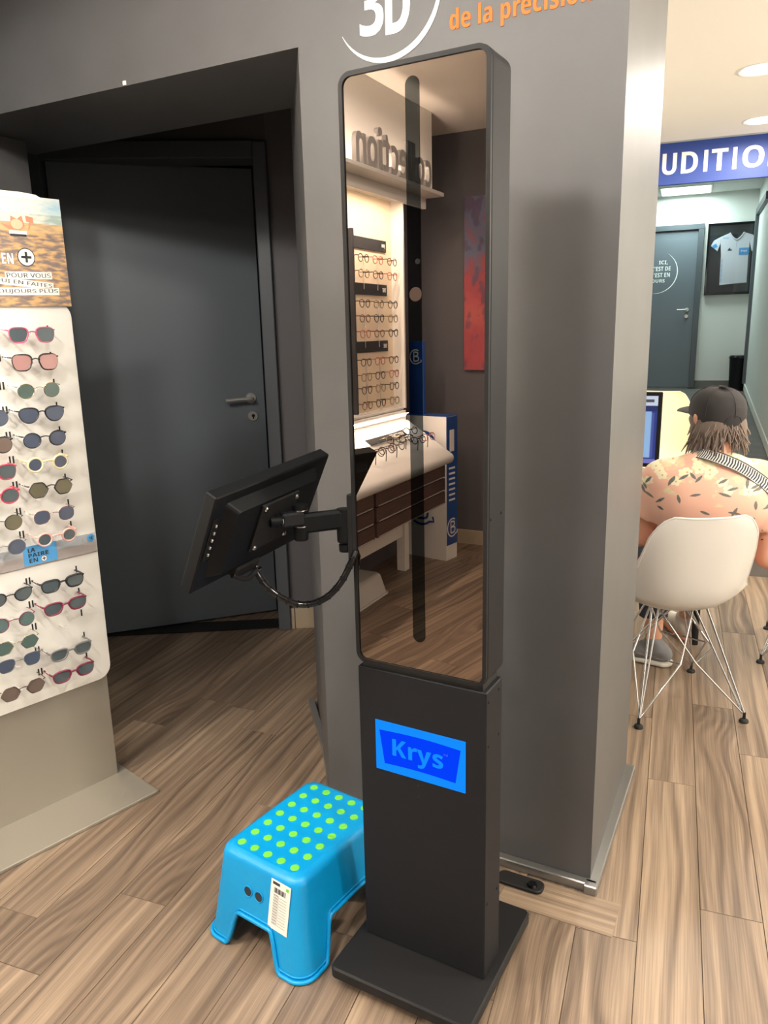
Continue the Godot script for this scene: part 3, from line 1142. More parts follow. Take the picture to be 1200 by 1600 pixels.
func stool():
	var sx := Transform3D(Basis(Vector3(.9912, 0, .1323), Vector3.UP, Vector3(-.1323, 0, .9912)), Vector3(-1.021, 0, -1.462))
	var t := thing("step_stool", "bright blue plastic step stool with green dots beside the kiosk", "stool", sx)
	var blue := mat(rgb(0, 150, 214), .38)
	stool_mesh(.262, .356, .33, .43, .25, true, t, blue)
	var green := mat(rgb(112, 206, 72), .6)
	var g := Geo.new()
	g.lathe([[.0, .0022], [.009, .0022], [.0112, .0012], [.0115, 0.0]], 20)
	var dm := g.done()
	for r in 7:
		for c in 5:
			put("grip_dot", dm, green, t, at(-.0885 + .0443 * c, .25, .141 - .047 * r))
	# the front face leans: its plane
	var lean := atan2((.43 - .356) / 2, .25)
	var fx := Transform3D(Basis(Vector3.RIGHT, -lean), Vector3(0, .125, .1975))
	var dark := mat(rgb(36, 44, 52), .8)
	for x in [-.036, .0]:
		g = Geo.new()
		g.xf = Transform3D(Basis(Vector3.RIGHT, PI / 2), Vector3.ZERO)
		g.lathe([[0.0, .0006], [.0125, .0006]], 20)
		part("finger_hole", g, dark, t, fx * at(x + .011, .043, .0), "round hole through the blue front")
		g = Geo.new()
		var ringp := PackedVector3Array()
		for k in 20:
			ringp.append(Vector3(cos(TAU * k / 20) * .013, sin(TAU * k / 20) * .013, 0))
		g.tube(ringp, .0012, 6, true)
		part("hole_edge", g, blue, t, fx * at(x + .011, .043, .0006))
	# paper label
	var lx := fx * Transform3D(Basis(Vector3(0, 0, 1), -.05), Vector3(.078, .045, .0006))
	var lab := Node3D.new()
	lab.name = "product_label"
	t.add_child(lab)
	lab.transform = lx
	slab("paper", Vector3.ZERO, Vector3(.062, .126, .0006), M.white, lab, 0)
	slab("brand_bar", Vector3(-.014, .055, .0005), Vector3(.022, .007, .0004), M.ink_black, lab, 0)
	for k in 11:
		slab("bar_code", Vector3(-.019 + .0034 * k, .038, .0005), Vector3(.0012 + .0009 * (k % 3), .013, .0004), M.ink_black, lab, 0)
	slab("green_mark", Vector3(.021, .053, .0005), Vector3(.008, .008, .0004), green, lab, 0)
	var grey := mat(rgb(150, 150, 150), .8)
	for k in 11:
		slab("text_line", Vector3(-.012, .026 - .0072 * k, .0005), Vector3(.016, .0022, .0004), grey, lab, 0)
		slab("text_line", Vector3(.001, .023 - .0072 * k, .0005), Vector3(.042, .001, .0004), grey, lab, 0)

# ---------------------------------------------------------------- sunglasses
func lens_outline(kind: String, w: float, h: float, n := 28) -> PackedVector2Array:
	# right-hand lens seen from the front: +x is the temple side
	var p := PackedVector2Array()
	for i in n:
		var a := TAU * i / n
		var c := cos(a)
		var s := sin(a)
		var x := c * w / 2
		var y := s * h / 2
		match kind:
			"wayfarer":
				x = signf(c) * pow(absf(c), .68) * w / 2
				y = signf(s) * pow(absf(s), .68) * h / 2
				x *= 1.0 + .2 * (y / h)
				if y < 0:
					x = x * .94 + .0008
			"square":
				x = signf(c) * pow(absf(c), .8) * w / 2
				y = signf(s) * pow(absf(s), .8) * h / 2
			"hex":
				var k := cos(PI / 6) / cos(fposmod(a, PI / 3) - PI / 6)
				x = c * w / 2 * lerpf(1.0, k, .8) * 1.06
				y = s * h / 2 * lerpf(1.0, k, .8) * 1.06
			"heart":
				y = s * h / 2 * (1.0 if s > 0 else 1.08)
				x = signf(c) * pow(absf(c), .8) * w / 2 * (1.0 + .22 * s)
			"cat":
				x = signf(c) * pow(absf(c), .85) * w / 2 * (1.0 + .12 * s)
				y = s * h / 2 + maxf(c, 0) * .004
		p.append(Vector2(x, y))
	return p

func eyewear(t: Node3D, kind: String, lw: float, lh: float, gap: float, rim: float, fm: Material, lm: Material, depth: float, tag := true, seg := 6, n := 28):
	# origin between the lenses, facing +z; the temples run back along -z
	var half := gap / 2
	var outline := lens_outline(kind, lw, lh, n)
	var fr := Geo.new()
	for sd in [-1.0, 1.0]:
		var path := PackedVector3Array()
		var pl := PackedVector2Array()
		for q in outline:
			var xx: float = q.x * sd + half * sd
			path.append(Vector3(xx, q.y, -.06 * xx * xx * 8))
			pl.append(Vector2(q.x * sd, q.y))
		fr.tube(path, rim, seg, true)
		if lm:
			var lg := Geo.new()
			lg.prism(pl, -.0007, .0007, 0.0, false)
			part("lens", lg, lm, t, Transform3D(Basis(Vector3.UP, -.96 * half * sd), Vector3(half * sd, 0, -.48 * half * half)))
	var inn := half - lw / 2
	fr.tube(curve([Vector3(-inn - rim, lh * .16, -.0005), Vector3(0, lh * .24, .002), Vector3(inn + rim, lh * .16, -.0005)], 3), maxf(rim * .95, .001), seg)
	var hx := half + lw / 2
	for sd in [-1.0, 1.0]:
		fr.tube(PackedVector3Array([Vector3(sd * (hx - rim * .5), lh * .3, -.48 * hx * hx), Vector3(sd * (hx + .005), lh * .32, -.48 * hx * hx - .004)]), rim * 1.05, seg)
	part("front_frame", fr, fm, t)
	for sd in [-1.0, 1.0]:
		var tg := Geo.new()
		var z0 := -.48 * hx * hx - .003
		tg.tube(PackedVector3Array([Vector3(sd * (hx + .005), lh * .32, z0), Vector3(sd * (hx + .006), lh * .32, z0 - depth * .5), Vector3(sd * (hx + .004), lh * .31, z0 - depth)]), maxf(rim * .9, .0011), seg)
		part("temple", tg, fm, t)
	if tag:
		slab("price_tag", Vector3(-hx - .0065, lh * .32 - .001, -.03), Vector3(.0012, .009, .022), M.white, t, 0)

func sand_poster() -> ImageTexture:
	var w := 384
	var h := 300
	var im := Image.create(w, h, false, Image.FORMAT_RGB8)
	var n := FastNoiseLite.new()
	n.seed = 5
	n.frequency = .02
	n.fractal_octaves = 4
	for y in h:
		for x in w:
			var v := n.get_noise_2d(x * 1.6, y * 3.6)
			var c: Color
			if y < 46:
				c = Color(.90, .88, .84).lerp(Color(.62, .76, .82), clampf((x - 330) / 40.0 + v * .5, 0, 1) * clampf(1.0 - absf(y - 26) / 45.0, 0, 1))
			elif y < 72:
				c = Color(.86, .85, .80).lerp(Color(.62, .70, .68), clampf((x - 320) / 60.0 + v, 0, 1))
			else:
				var k := clampf(.5 + v * 1.5, 0, 1)
				c = Color(.50, .44, .43).lerp(Color(.82, .66, .45), k)
				if y < 96:
					c = c.lerp(Color(.86, .72, .52), .6)
			im.set_pixel(x, y, c)
	return ImageTexture.create_from_image(im)

func sunglasses_stand():
	var t := thing("display_stand", "grey metal floor stand carrying a white sunglasses board", "display stand", SX)
	var taupe := mat(rgb(160, 154, 142), .42, .35)
	slab("back_panel", Vector3(-.31, .72, -.012), Vector3(.622, 1.42, .02), taupe, t, .002)
	slab("base_plate", Vector3(-.285, .006, .055), Vector3(.64, .012, .29), taupe, t, .002)
	slab("rear_foot", Vector3(-.05, .2, -.035), Vector3(.03, .4, .025), M.steel, t, .002)
	var g := Geo.new()
	g.prism(rrect(.64, 1.225, .045, 8), 0, .007, .001)
	part("white_board", g, M.white, t, at(-.307, .9935, .0), "white board with rounded lower corners")
	# poster
	var pm := mat(Color.WHITE, .55)
	pm.albedo_texture = sand_poster()
	var p := Node3D.new()
	p.name = "poster"
	t.add_child(p)
	g = Geo.new()
	g.quad(Vector3(-.62, 1.897, .013), Vector3(.012, 1.897, .013), Vector3(.014, 1.593, .013), Vector3(-.62, 1.585, .013), Vector3.BACK)
	g.quad(Vector3(-.62, 1.897, .008), Vector3(.012, 1.897, .008), Vector3(.014, 1.593, .008), Vector3(-.62, 1.585, .008), Vector3.FORWARD)
	g.quad(Vector3(.012, 1.897, .013), Vector3(.012, 1.897, .008), Vector3(.014, 1.593, .008), Vector3(.014, 1.593, .013), Vector3.RIGHT, Rect2(.99, 0, .01, 1))
	part("sheet", g, pm, p)
	g = Geo.new()
	g.prism(PackedVector2Array([Vector2(-.62, 1.9), Vector2(-.62, 1.885), Vector2(-.10, 1.888), Vector2(-.03, 1.889), Vector2(-.058, 1.903), Vector2(-.1, 1.906)]), .007, .014, .001, false)
	part("top_curve", g, M.white, p)
	var coral := mat(rgb(224, 138, 108), .7)
	var peach := mat(rgb(236, 190, 158), .7)
	g = Geo.new()
	g.prism(PackedVector2Array([Vector2(-.167, 1.818), Vector2(-.14, 1.812), Vector2(-.137, 1.84), Vector2(-.12, 1.832), Vector2(-.106, 1.842), Vector2(-.1, 1.815), Vector2(-.112, 1.803), Vector2(-.147, 1.803)]), .013, .0135, 0, false)
	part("printed_deckchair", g, coral, p)
	g = Geo.new()
	g.prism(oval(.017, .014, 14), .0135, .014, 0, false)
	part("printed_hat", g, peach, p, at(-.122, 1.818, 0))
	g = Geo.new()
	g.prism(PackedVector2Array([Vector2(-.095, 1.843), Vector2(-.074, 1.840), Vector2(-.073, 1.824), Vector2(-.081, 1.825), Vector2(-.088, 1.803), Vector2(-.091, 1.804), Vector2(-.085, 1.826), Vector2(-.094, 1.827)]), .013, .0135, 0, false)
	part("printed_sign_post", g, coral, p)
	slab("printed_book", Vector3(-.121, 1.796, .0136), Vector3(.05, .009, .0006), M.white, p, 0)
	slab("printed_book", Vector3(-.121, 1.789, .0135), Vector3(.046, .007, .0006), M.ink_black, p, 0)
	text("lettering", "EN", M.ink_white, p, at(-.16, 1.7235, .0135), .032, .029, .0008)
	plus_badge(p, Vector3(-.1065, 1.7293, .0132), .0255)
	var rows := [["POUR VOUS", -.105, 1.679, .128, .02, 1.0], ["QUI EN FAITES", -.122, 1.657, .165, .02, -5.0], ["TOUJOURS PLUS", -.118, 1.634, .188, .021, 1.0]]
	for q in rows:
		var b := Transform3D(Basis(Vector3.BACK, deg_to_rad(q[5])), Vector3(q[1], q[2], .0137))
		var s := slab("text_ribbon", Vector3.ZERO, Vector3(q[3] + .008, q[4], .0008), M.white, p, 0)
		s.transform = b
		text("lettering", q[0], M.ink_black, s, at(0, 0, .0006), q[3], .0125, .0006, false)
	# promotion strip across the board
	var ph := mat(Color.WHITE, .5)
	ph.albedo_texture = sand_poster()
	var st := Node3D.new()
	st.name = "shelf_strip"
	t.add_child(st)
	slab("acrylic_strip", Vector3(-.306, .855, .0125), Vector3(.632, .062, .003), M.acrylic, st, .0005)
	var sky := mat(rgb(84, 164, 226), .5)
	slab("printed_sky", Vector3(-.306, .871, .0105), Vector3(.628, .028, .001), mat(rgb(204, 216, 226), .6), st, 0)
	slab("printed_wood", Vector3(-.306, .838, .0105), Vector3(.628, .034, .001), mat(rgb(146, 122, 112), .6), st, 0)
	g = Geo.new()
	g.prism(oval(.0125, .0125, 20), .014, .0148, 0, false)
	part("price_dot", g, sky, st, at(-.009, .8704, 0))
	text("lettering", "1€", M.ink_black, st, at(-.009, .8704, .0149), .012, .01, .0006)
	slab("blue_tag", Vector3(-.176, .857, .0145), Vector3(.103, .06, .0012), sky, st, 0)
	for k in 3:
		text("lettering", ["LA", "PAIRE", "EN"][k], M.ink_black, st, at([-.202, -.182, -.199][k], .874 - .0165 * k, .0153), [.022, .062, .026][k], .0125, .0008)
	plus_badge(st, Vector3(-.167, .8405, .0152), .0095)
	slots(t)
	# the glasses, each a thing of its own
	var smoke := lens_mat(rgb(84, 98, 104))
	var blue := lens_mat(rgb(84, 94, 116))
	var olive := lens_mat(rgb(112, 108, 88))
	var rose := lens_mat(rgb(196, 150, 146))
	var green := lens_mat(rgb(92, 112, 106))
	var brown := lens_mat(rgb(122, 106, 98))
	var jet := mat(rgb(44, 44, 48), .25)
	var wine := mat(rgb(120, 40, 66), .3)
	var pink := mat(rgb(204, 92, 128), .3)
	var blush := mat(rgb(226, 178, 172), .3)
	var cream := mat(rgb(232, 218, 178), .35)
	var gold := mat(rgb(196, 178, 140), .25, 1.0)
	var rosegold := mat(rgb(200, 158, 146), .25, 1.0)
	var stone := mat(rgb(120, 118, 118), .35)
	var red := mat(rgb(206, 64, 92), .3)
	var x1 := -.141
	var x2 := -.301
	var list := [
		[x1, 1.511, "wayfarer", .052, .042, .0022, pink, smoke, "pink framed sunglasses with grey lenses at the top of the board"],
		[x1, 1.434, "wayfarer", .054, .046, .0022, jet, rose, "black framed sunglasses with rosy mirrored lenses"],
		[x1, 1.353, "round", .047, .043, .0011, gold, green, "thin gold metal sunglasses with green oval lenses"],
		[x1, 1.284, "heart", .055, .042, .0022, jet, blue, "black sunglasses with pointed heart shaped lenses"],
		[x1, 1.210, "round", .049, .043, .0021, jet, blue, "black round sunglasses with blue grey lenses above the cream pair"],
		[x1, 1.138, "round", .043, .041, .0034, cream, blue, "cream round sunglasses with thick rims"],
		[x1, 1.062, "hex", .053, .047, .002, jet, olive, "black hexagonal sunglasses with olive lenses"],
		[x1, .979, "square", .047, .041, .0011, rosegold, blue, "thin rose metal square sunglasses with grey lenses"],
		[x1, .910, "round", .042, .038, .0032, blush, smoke, "pale pink round sunglasses above the blue tag"],
		[x1, .762, "wayfarer", .054, .037, .0031, jet, smoke, "black wayfarer sunglasses just under the promotion strip"],
		[x1, .688, "wayfarer", .054, .037, .0031, wine, smoke, "burgundy wayfarer sunglasses above the empty hook"],
		[x1, .536, "wayfarer", .052, .036, .0031, stone, smoke, "grey wayfarer sunglasses near the foot of the board"],
		[x1, .463, "wayfarer", .054, .037, .0031, wine, smoke, "burgundy wayfarer sunglasses at the lower corner of the board"],
		[x2, 1.284, "round", .05, .045, .0011, jet, blue, "thin dark sunglasses with blue lenses beside the heart shaped pair"],
		[x2, 1.208, "round", .05, .045, .0021, jet, brown, "black sunglasses with brown tinted lenses beside the round black pair"],
		[x2, 1.130, "wayfarer", .05, .043, .0022, red, smoke, "red topped dark sunglasses beside the cream round pair"],
		[x2, 1.060, "round", .05, .043, .0024, red, smoke, "red framed sunglasses beside the hexagonal pair"],
		[x2, .981, "round", .05, .044, .0012, jet, olive, "thin black sunglasses with olive lenses beside the rose metal pair"],
		[x2, .907, "round", .051, .045, .0012, stone, blue, "thin grey sunglasses with blue lenses beside the pale pink pair"],
		[x2, .761, "cat", .05, .038, .002, jet, smoke, "black cat eye sunglasses in the lower part of the board"],
		[x2, .683, "round", .045, .042, .0015, wine, green, "thin wine red round sunglasses with green lenses"],
		[x2, .611, "hex", .05, .042, .0011, gold, green, "thin metal hexagonal sunglasses with green grey lenses"],
		[x2, .555, "wayfarer", .048, .04, .0012, stone, blue, "thin grey sunglasses with deep blue lenses low on the board"],
		[x2, .465, "hex", .053, .044, .0017, brown_frame(), brown, "brown sunglasses with brown angular lenses at the foot of the board"],
	]
	for q in list:
		var e := thing("sunglasses", q[8], "sunglasses", SX * Transform3D(Basis(Vector3.RIGHT, .06), Vector3(q[0], q[1], .066)), "sunglasses on the white board")
		eyewear(e, q[2], q[3], q[4], .0755, q[5], q[6], q[7], .052)

func brown_frame() -> StandardMaterial3D:
	return mat(rgb(84, 66, 58), .3)

func lens_mat(c: Color) -> StandardMaterial3D:
	var m := mat(Color(c.r, c.g, c.b, .86), .05)
	m.transparency = BaseMaterial3D.TRANSPARENCY_ALPHA
	return m

func plus_badge(p: Node3D, c: Vector3, r: float):
	var b := Node3D.new()
	b.name = "plus_badge"
	p.add_child(b, true)
	b.position = c
	var g := Geo.new()
	g.prism(oval(r, r, 28), 0, .0005, 0, false)
	part("ring", g, M.ink_black, b)
	g = Geo.new()
	g.prism(oval(r * .9, r * .9, 28), .0005, .0009, 0, false)
	part("disc", g, M.white, b)
	g = Geo.new()
	g.box(Vector3(0, 0, .0012), Vector3(r * 1.15, r * .26, .0006))
	g.box(Vector3(0, 0, .0012), Vector3(r * .26, r * 1.15, .0006))
	part("plus", g, M.ink_black, b)

func slots(t: Node3D):
	# the black temple slots of the board, and clear nose rests
	for x in [-.141, -.301]:
		for y in [1.527, 1.45, 1.37, 1.3, 1.226, 1.154, 1.078, .997, .926, .778, .704, .63, .552, .479]:
			for sd in [-.075, .075]:
				slab("temple_slot", Vector3(x + sd, y, .0075), Vector3(.0045, .022, .002), M.rubber, t, .0005)
			if x > -.4:
				var g := Geo.new()
				g.tube(PackedVector3Array([Vector3(x, y - .02, .007), Vector3(x, y - .017, .05), Vector3(x, y - .012, .058)]), .003, 6)
				part("nose_rest", g, M.acrylic, t)

# ---------------------------------------------------------------- chairs, desk, laptop
func shell_chair(called: String, label: String, xf: Transform3D, plastic: Material, group: String, k := 1.0) -> Node3D:
	# the seat opens towards -z, the feet stand at the corners of a square
	var t := thing(called, label, "chair", xf, group)
	var prof := [Vector2(-.225, .418), Vector2(-.19, .437), Vector2(-.1, .432), Vector2(.0, .42), Vector2(.09, .422), Vector2(.16, .447), Vector2(.2, .5), Vector2(.222, .57), Vector2(.24, .66), Vector2(.256, .75), Vector2(.268, .825)]
	var hw := [.185, .205, .222, .232, .235, .235, .232, .225, .215, .2, .16]
	var dep := [.012, .03, .045, .055, .07, .09, .1, .085, .06, .04, .02]
	var nu := 36
	var nv := 20
	var grid := []
	var pts := []
	for i in prof.size():
		pts.append(Vector3(0, prof[i].y, prof[i].x))
	for i in nu + 1:
		var u := i / float(nu) * (prof.size() - 1)
		var i0 := mini(int(u), prof.size() - 2)
		var f := u - i0
		var a: Vector3 = pts[maxi(i0 - 1, 0)]
		var d: Vector3 = pts[mini(i0 + 2, prof.size() - 1)]
		var b: Vector3 = pts[i0]
		var e: Vector3 = pts[i0 + 1]
		var c := b.cubic_interpolate(e, a, d, f)
		var tang := (b.cubic_interpolate(e, a, d, minf(f + .05, 1)) - b.cubic_interpolate(e, a, d, maxf(f - .05, 0))).normalized()
		var nrm := Vector3.RIGHT.cross(tang)
		if nrm.dot(Vector3(0, .6, -.4)) < 0:
			nrm = -nrm
		var w: float = lerpf(hw[i0], hw[i0 + 1], f)
		var end := minf(u, prof.size() - 1 - u)
		if end < 1.2:
			w *= lerpf(.80, 1.0, sqrt(1 - pow(1 - end / 1.2, 2)))
		var dp: float = lerpf(dep[i0], dep[i0 + 1], f)
		var row := PackedVector3Array()
		for j in nv + 1:
			var v := j / float(nv) * 2 - 1
			var lift := pow(absf(v), 2.4)
			row.append((c + Vector3.RIGHT * v * w + nrm * dp * lift) * Vector3(1, k, 1))
		grid.append([row, nrm])
	var g := Geo.new()
	for sd in 2:
		g.smooth()
		for i in nu:
			var o0: Vector3 = grid[i][1] * (.003 if sd == 0 else -.003)
			var o1: Vector3 = grid[i + 1][1] * (.003 if sd == 0 else -.003)
			for j in nv:
				g.quad(grid[i][0][j] + o0, grid[i][0][j + 1] + o0, grid[i + 1][0][j + 1] + o1, grid[i + 1][0][j] + o1, o0)
	var rim := PackedVector3Array()
	for j in nv + 1:
		rim.append(grid[0][0][j])
	for i in range(1, nu + 1):
		rim.append(grid[i][0][nv])
	for j in range(nv - 1, -1, -1):
		rim.append(grid[nu][0][j])
	for i in range(nu - 1, 0, -1):
		rim.append(grid[i][0][0])
	g.tube(rim, .0048, 6, true)
	part("seat_shell", g, plastic, t)
	# wire base
	var feet := [Vector3(-.2075, 0, .225), Vector3(.2075, 0, .225), Vector3(.2075, 0, -.225), Vector3(-.2075, 0, -.225)]
	for q in feet.size():
		var fp: Vector3 = feet[q]
		var foot := fp + Vector3(0, .035, 0)
		var s := Vector3(signf(fp.x), 0, signf(fp.z))
		var topm := Vector3(s.x * .07, .415 * k, s.z * .05 - .02)
		var topo := Vector3(s.x * .11, .415 * k, s.z * .075 - .02)
		var nx := Vector3(s.x * .03, .225, s.z * .165)
		var nz := Vector3(s.x * .165, .225, s.z * .03)
		g = Geo.new()
		g.tube(PackedVector3Array([foot, topo]), .0045, 8)
		g.tube(PackedVector3Array([foot + s * -.006, topm]), .004, 8)
		g.tube(PackedVector3Array([foot + s * -.004, nx, Vector3(-s.x * .07, .405 * k, s.z * .05 - .02)]), .004, 8)
		g.tube(PackedVector3Array([foot + s * -.004, nz, Vector3(s.x * .05, .405 * k, -s.z * .06 - .02)]), .004, 8)
		g.tube(PackedVector3Array([nx, nz]), .0035, 6)
		var leg := part("wire_leg", g, M.chrome, t)
		g = Geo.new()
		g.lathe([[0.0, 0.0], [.017, 0.0], [.018, .005], [.015, .011], [.006, .015], [.0055, .04], [.0, .042]], 16)
		part("foot_glide", g, M.rubber, leg, Transform3D(Basis(), fp))
	g = Geo.new()
	g.tube(PackedVector3Array([Vector3(-.08, .412 * k, .03), Vector3(.08, .412 * k, .03), Vector3(.08, .412 * k, -.1), Vector3(-.08, .412 * k, -.1)]), .005, 6, true)
	part("seat_mount", g, M.chrome, t)
	return t

func chairs_and_desk():
	# the chair that the person sits on
	var cx := Transform3D(Basis(Vector3(.856, 0, -.516), Vector3.UP, Vector3(.516, 0, .856)).orthonormalized(), Vector3(-.335, 0, -3.108))
	shell_chair("shell_chair", "white plastic shell chair on chrome wire legs under the seated person", cx, M.white_plastic, "shell chairs")
	# one at the frame's edge, one by the corridor
	shell_chair("shell_chair", "white shell chair on chrome legs beside the person's desk, only its legs in view", GX * turn(-8, Vector3(.625, 0, -3.81)), M.white_plastic, "shell chairs")
	shell_chair("shell_chair", "cream plastic shell chair behind the desktop screen", GX * turn(172, Vector3(-.2, .19, -5.2)), M.cream_plastic, "shell chairs", 1.06)
	# desk
	var t := thing("desk", "light oak desk with black legs before the seated person", "desk", cx * at(-.2, 0, -.82))
	var oak := mat(rgb(206, 164, 116), .45)
	oak.albedo_texture = noise_tex(256, 256, .03, Color(.86, .86, .86), Color.WHITE, 51)
	oak.uv1_triplanar = true
	oak.uv1_scale = Vector3(1, 1, 6)
	slab("desk_top", Vector3(0, .727, 0), Vector3(1.25, .028, .7), oak, t, .004)
	for q in [Vector3(.56, .356, .3), Vector3(-.56, .356, .3), Vector3(.56, .356, -.3), Vector3(-.56, .356, -.3)]:
		var g := Geo.new()
		g.tube(PackedVector3Array([Vector3(q.x, 0, q.z), Vector3(q.x, .713, q.z)]), .017, 14)
		part("desk_leg", g, M.black, t)
	slab("rail", Vector3(0, .69, .3), Vector3(1.1, .04, .02), M.black, t, .002)
	slab("rail", Vector3(0, .69, -.3), Vector3(1.1, .04, .02), M.black, t, .002)
	desk_screen()

func desk_screen():
	# a desktop screen turned towards the shop, its web page lit
	var t := thing("desktop_screen", "black bordered desktop screen with a lit blue web page on the oak desk", "computer screen", Transform3D(Basis(Vector3.UP, deg_to_rad(6)), Vector3(-.835, .741, -3.93)))
	var g := Geo.new()
	g.prism(rrect(.26, .17, .03, 5), 0, .012, .003)
	part("stand_foot", g, M.steel, t, Transform3D(Basis(Vector3.RIGHT, -PI / 2), Vector3(.09, 0, .06)))
	slab("stand_neck", Vector3(0, .06, -.01), Vector3(.07, .12, .02), M.black_plastic, t, .003)
	var lid := Node3D.new()
	lid.name = "screen_panel"
	t.add_child(lid)
	lid.transform = Transform3D(Basis(Vector3.RIGHT, deg_to_rad(-6)), Vector3(0, .075, .012))
	slab("casing", Vector3(0, .18, -.012), Vector3(.6, .37, .024), M.black_plastic, lid, .004)
	var im := Image.create(128, 96, false, Image.FORMAT_RGB8)
	im.fill(Color(.16, .24, .55))
	im.fill_rect(Rect2i(0, 0, 128, 14), Color(.86, .9, .98))
	im.fill_rect(Rect2i(0, 14, 128, 8), Color(.12, .18, .42))
	im.fill_rect(Rect2i(18, 22, 104, 66), Color(.62, .78, .96))
	im.fill_rect(Rect2i(122, 24, 3, 64), Color(.3, .36, .66))
	im.fill_rect(Rect2i(26, 34, 60, 3), Color(.25, .4, .7))
	im.fill_rect(Rect2i(26, 42, 74, 2), Color(.4, .55, .8))
	im.fill_rect(Rect2i(26, 56, 72, 2), Color(.4, .55, .8))
	im.fill_rect(Rect2i(112, 5, 12, 4), Color(.3, .3, .35))
	im.fill_rect(Rect2i(0, 90, 128, 6), Color(.5, .5, .8))
	var m := mat(Color(.02, .02, .02), .3)
	m.emission_enabled = true
	m.emission = Color.BLACK
	m.emission_texture = ImageTexture.create_from_image(im)
	m.emission_operator = BaseMaterial3D.EMISSION_OP_ADD
	m.emission_energy_multiplier = .8
	g = Geo.new()
	g.quad(Vector3(-.28, .345, .0008), Vector3(.28, .345, .0008), Vector3(.28, .015, .0008), Vector3(-.28, .015, .0008), Vector3.BACK)
	part("lit_page", g, m, lid)
	var a := AreaLight3D.new()
	a.name = "screen_light"
	a.area_size = Vector2(.56, .33)
	a.light_energy = .12
	a.light_color = Color(.6, .7, 1)
	a.area_range = 4
	a.shadow_enabled = true
	lid.add_child(a)
	a.position = Vector3(0, .18, .006)
	a.rotation_degrees = Vector3(0, 180, 0)

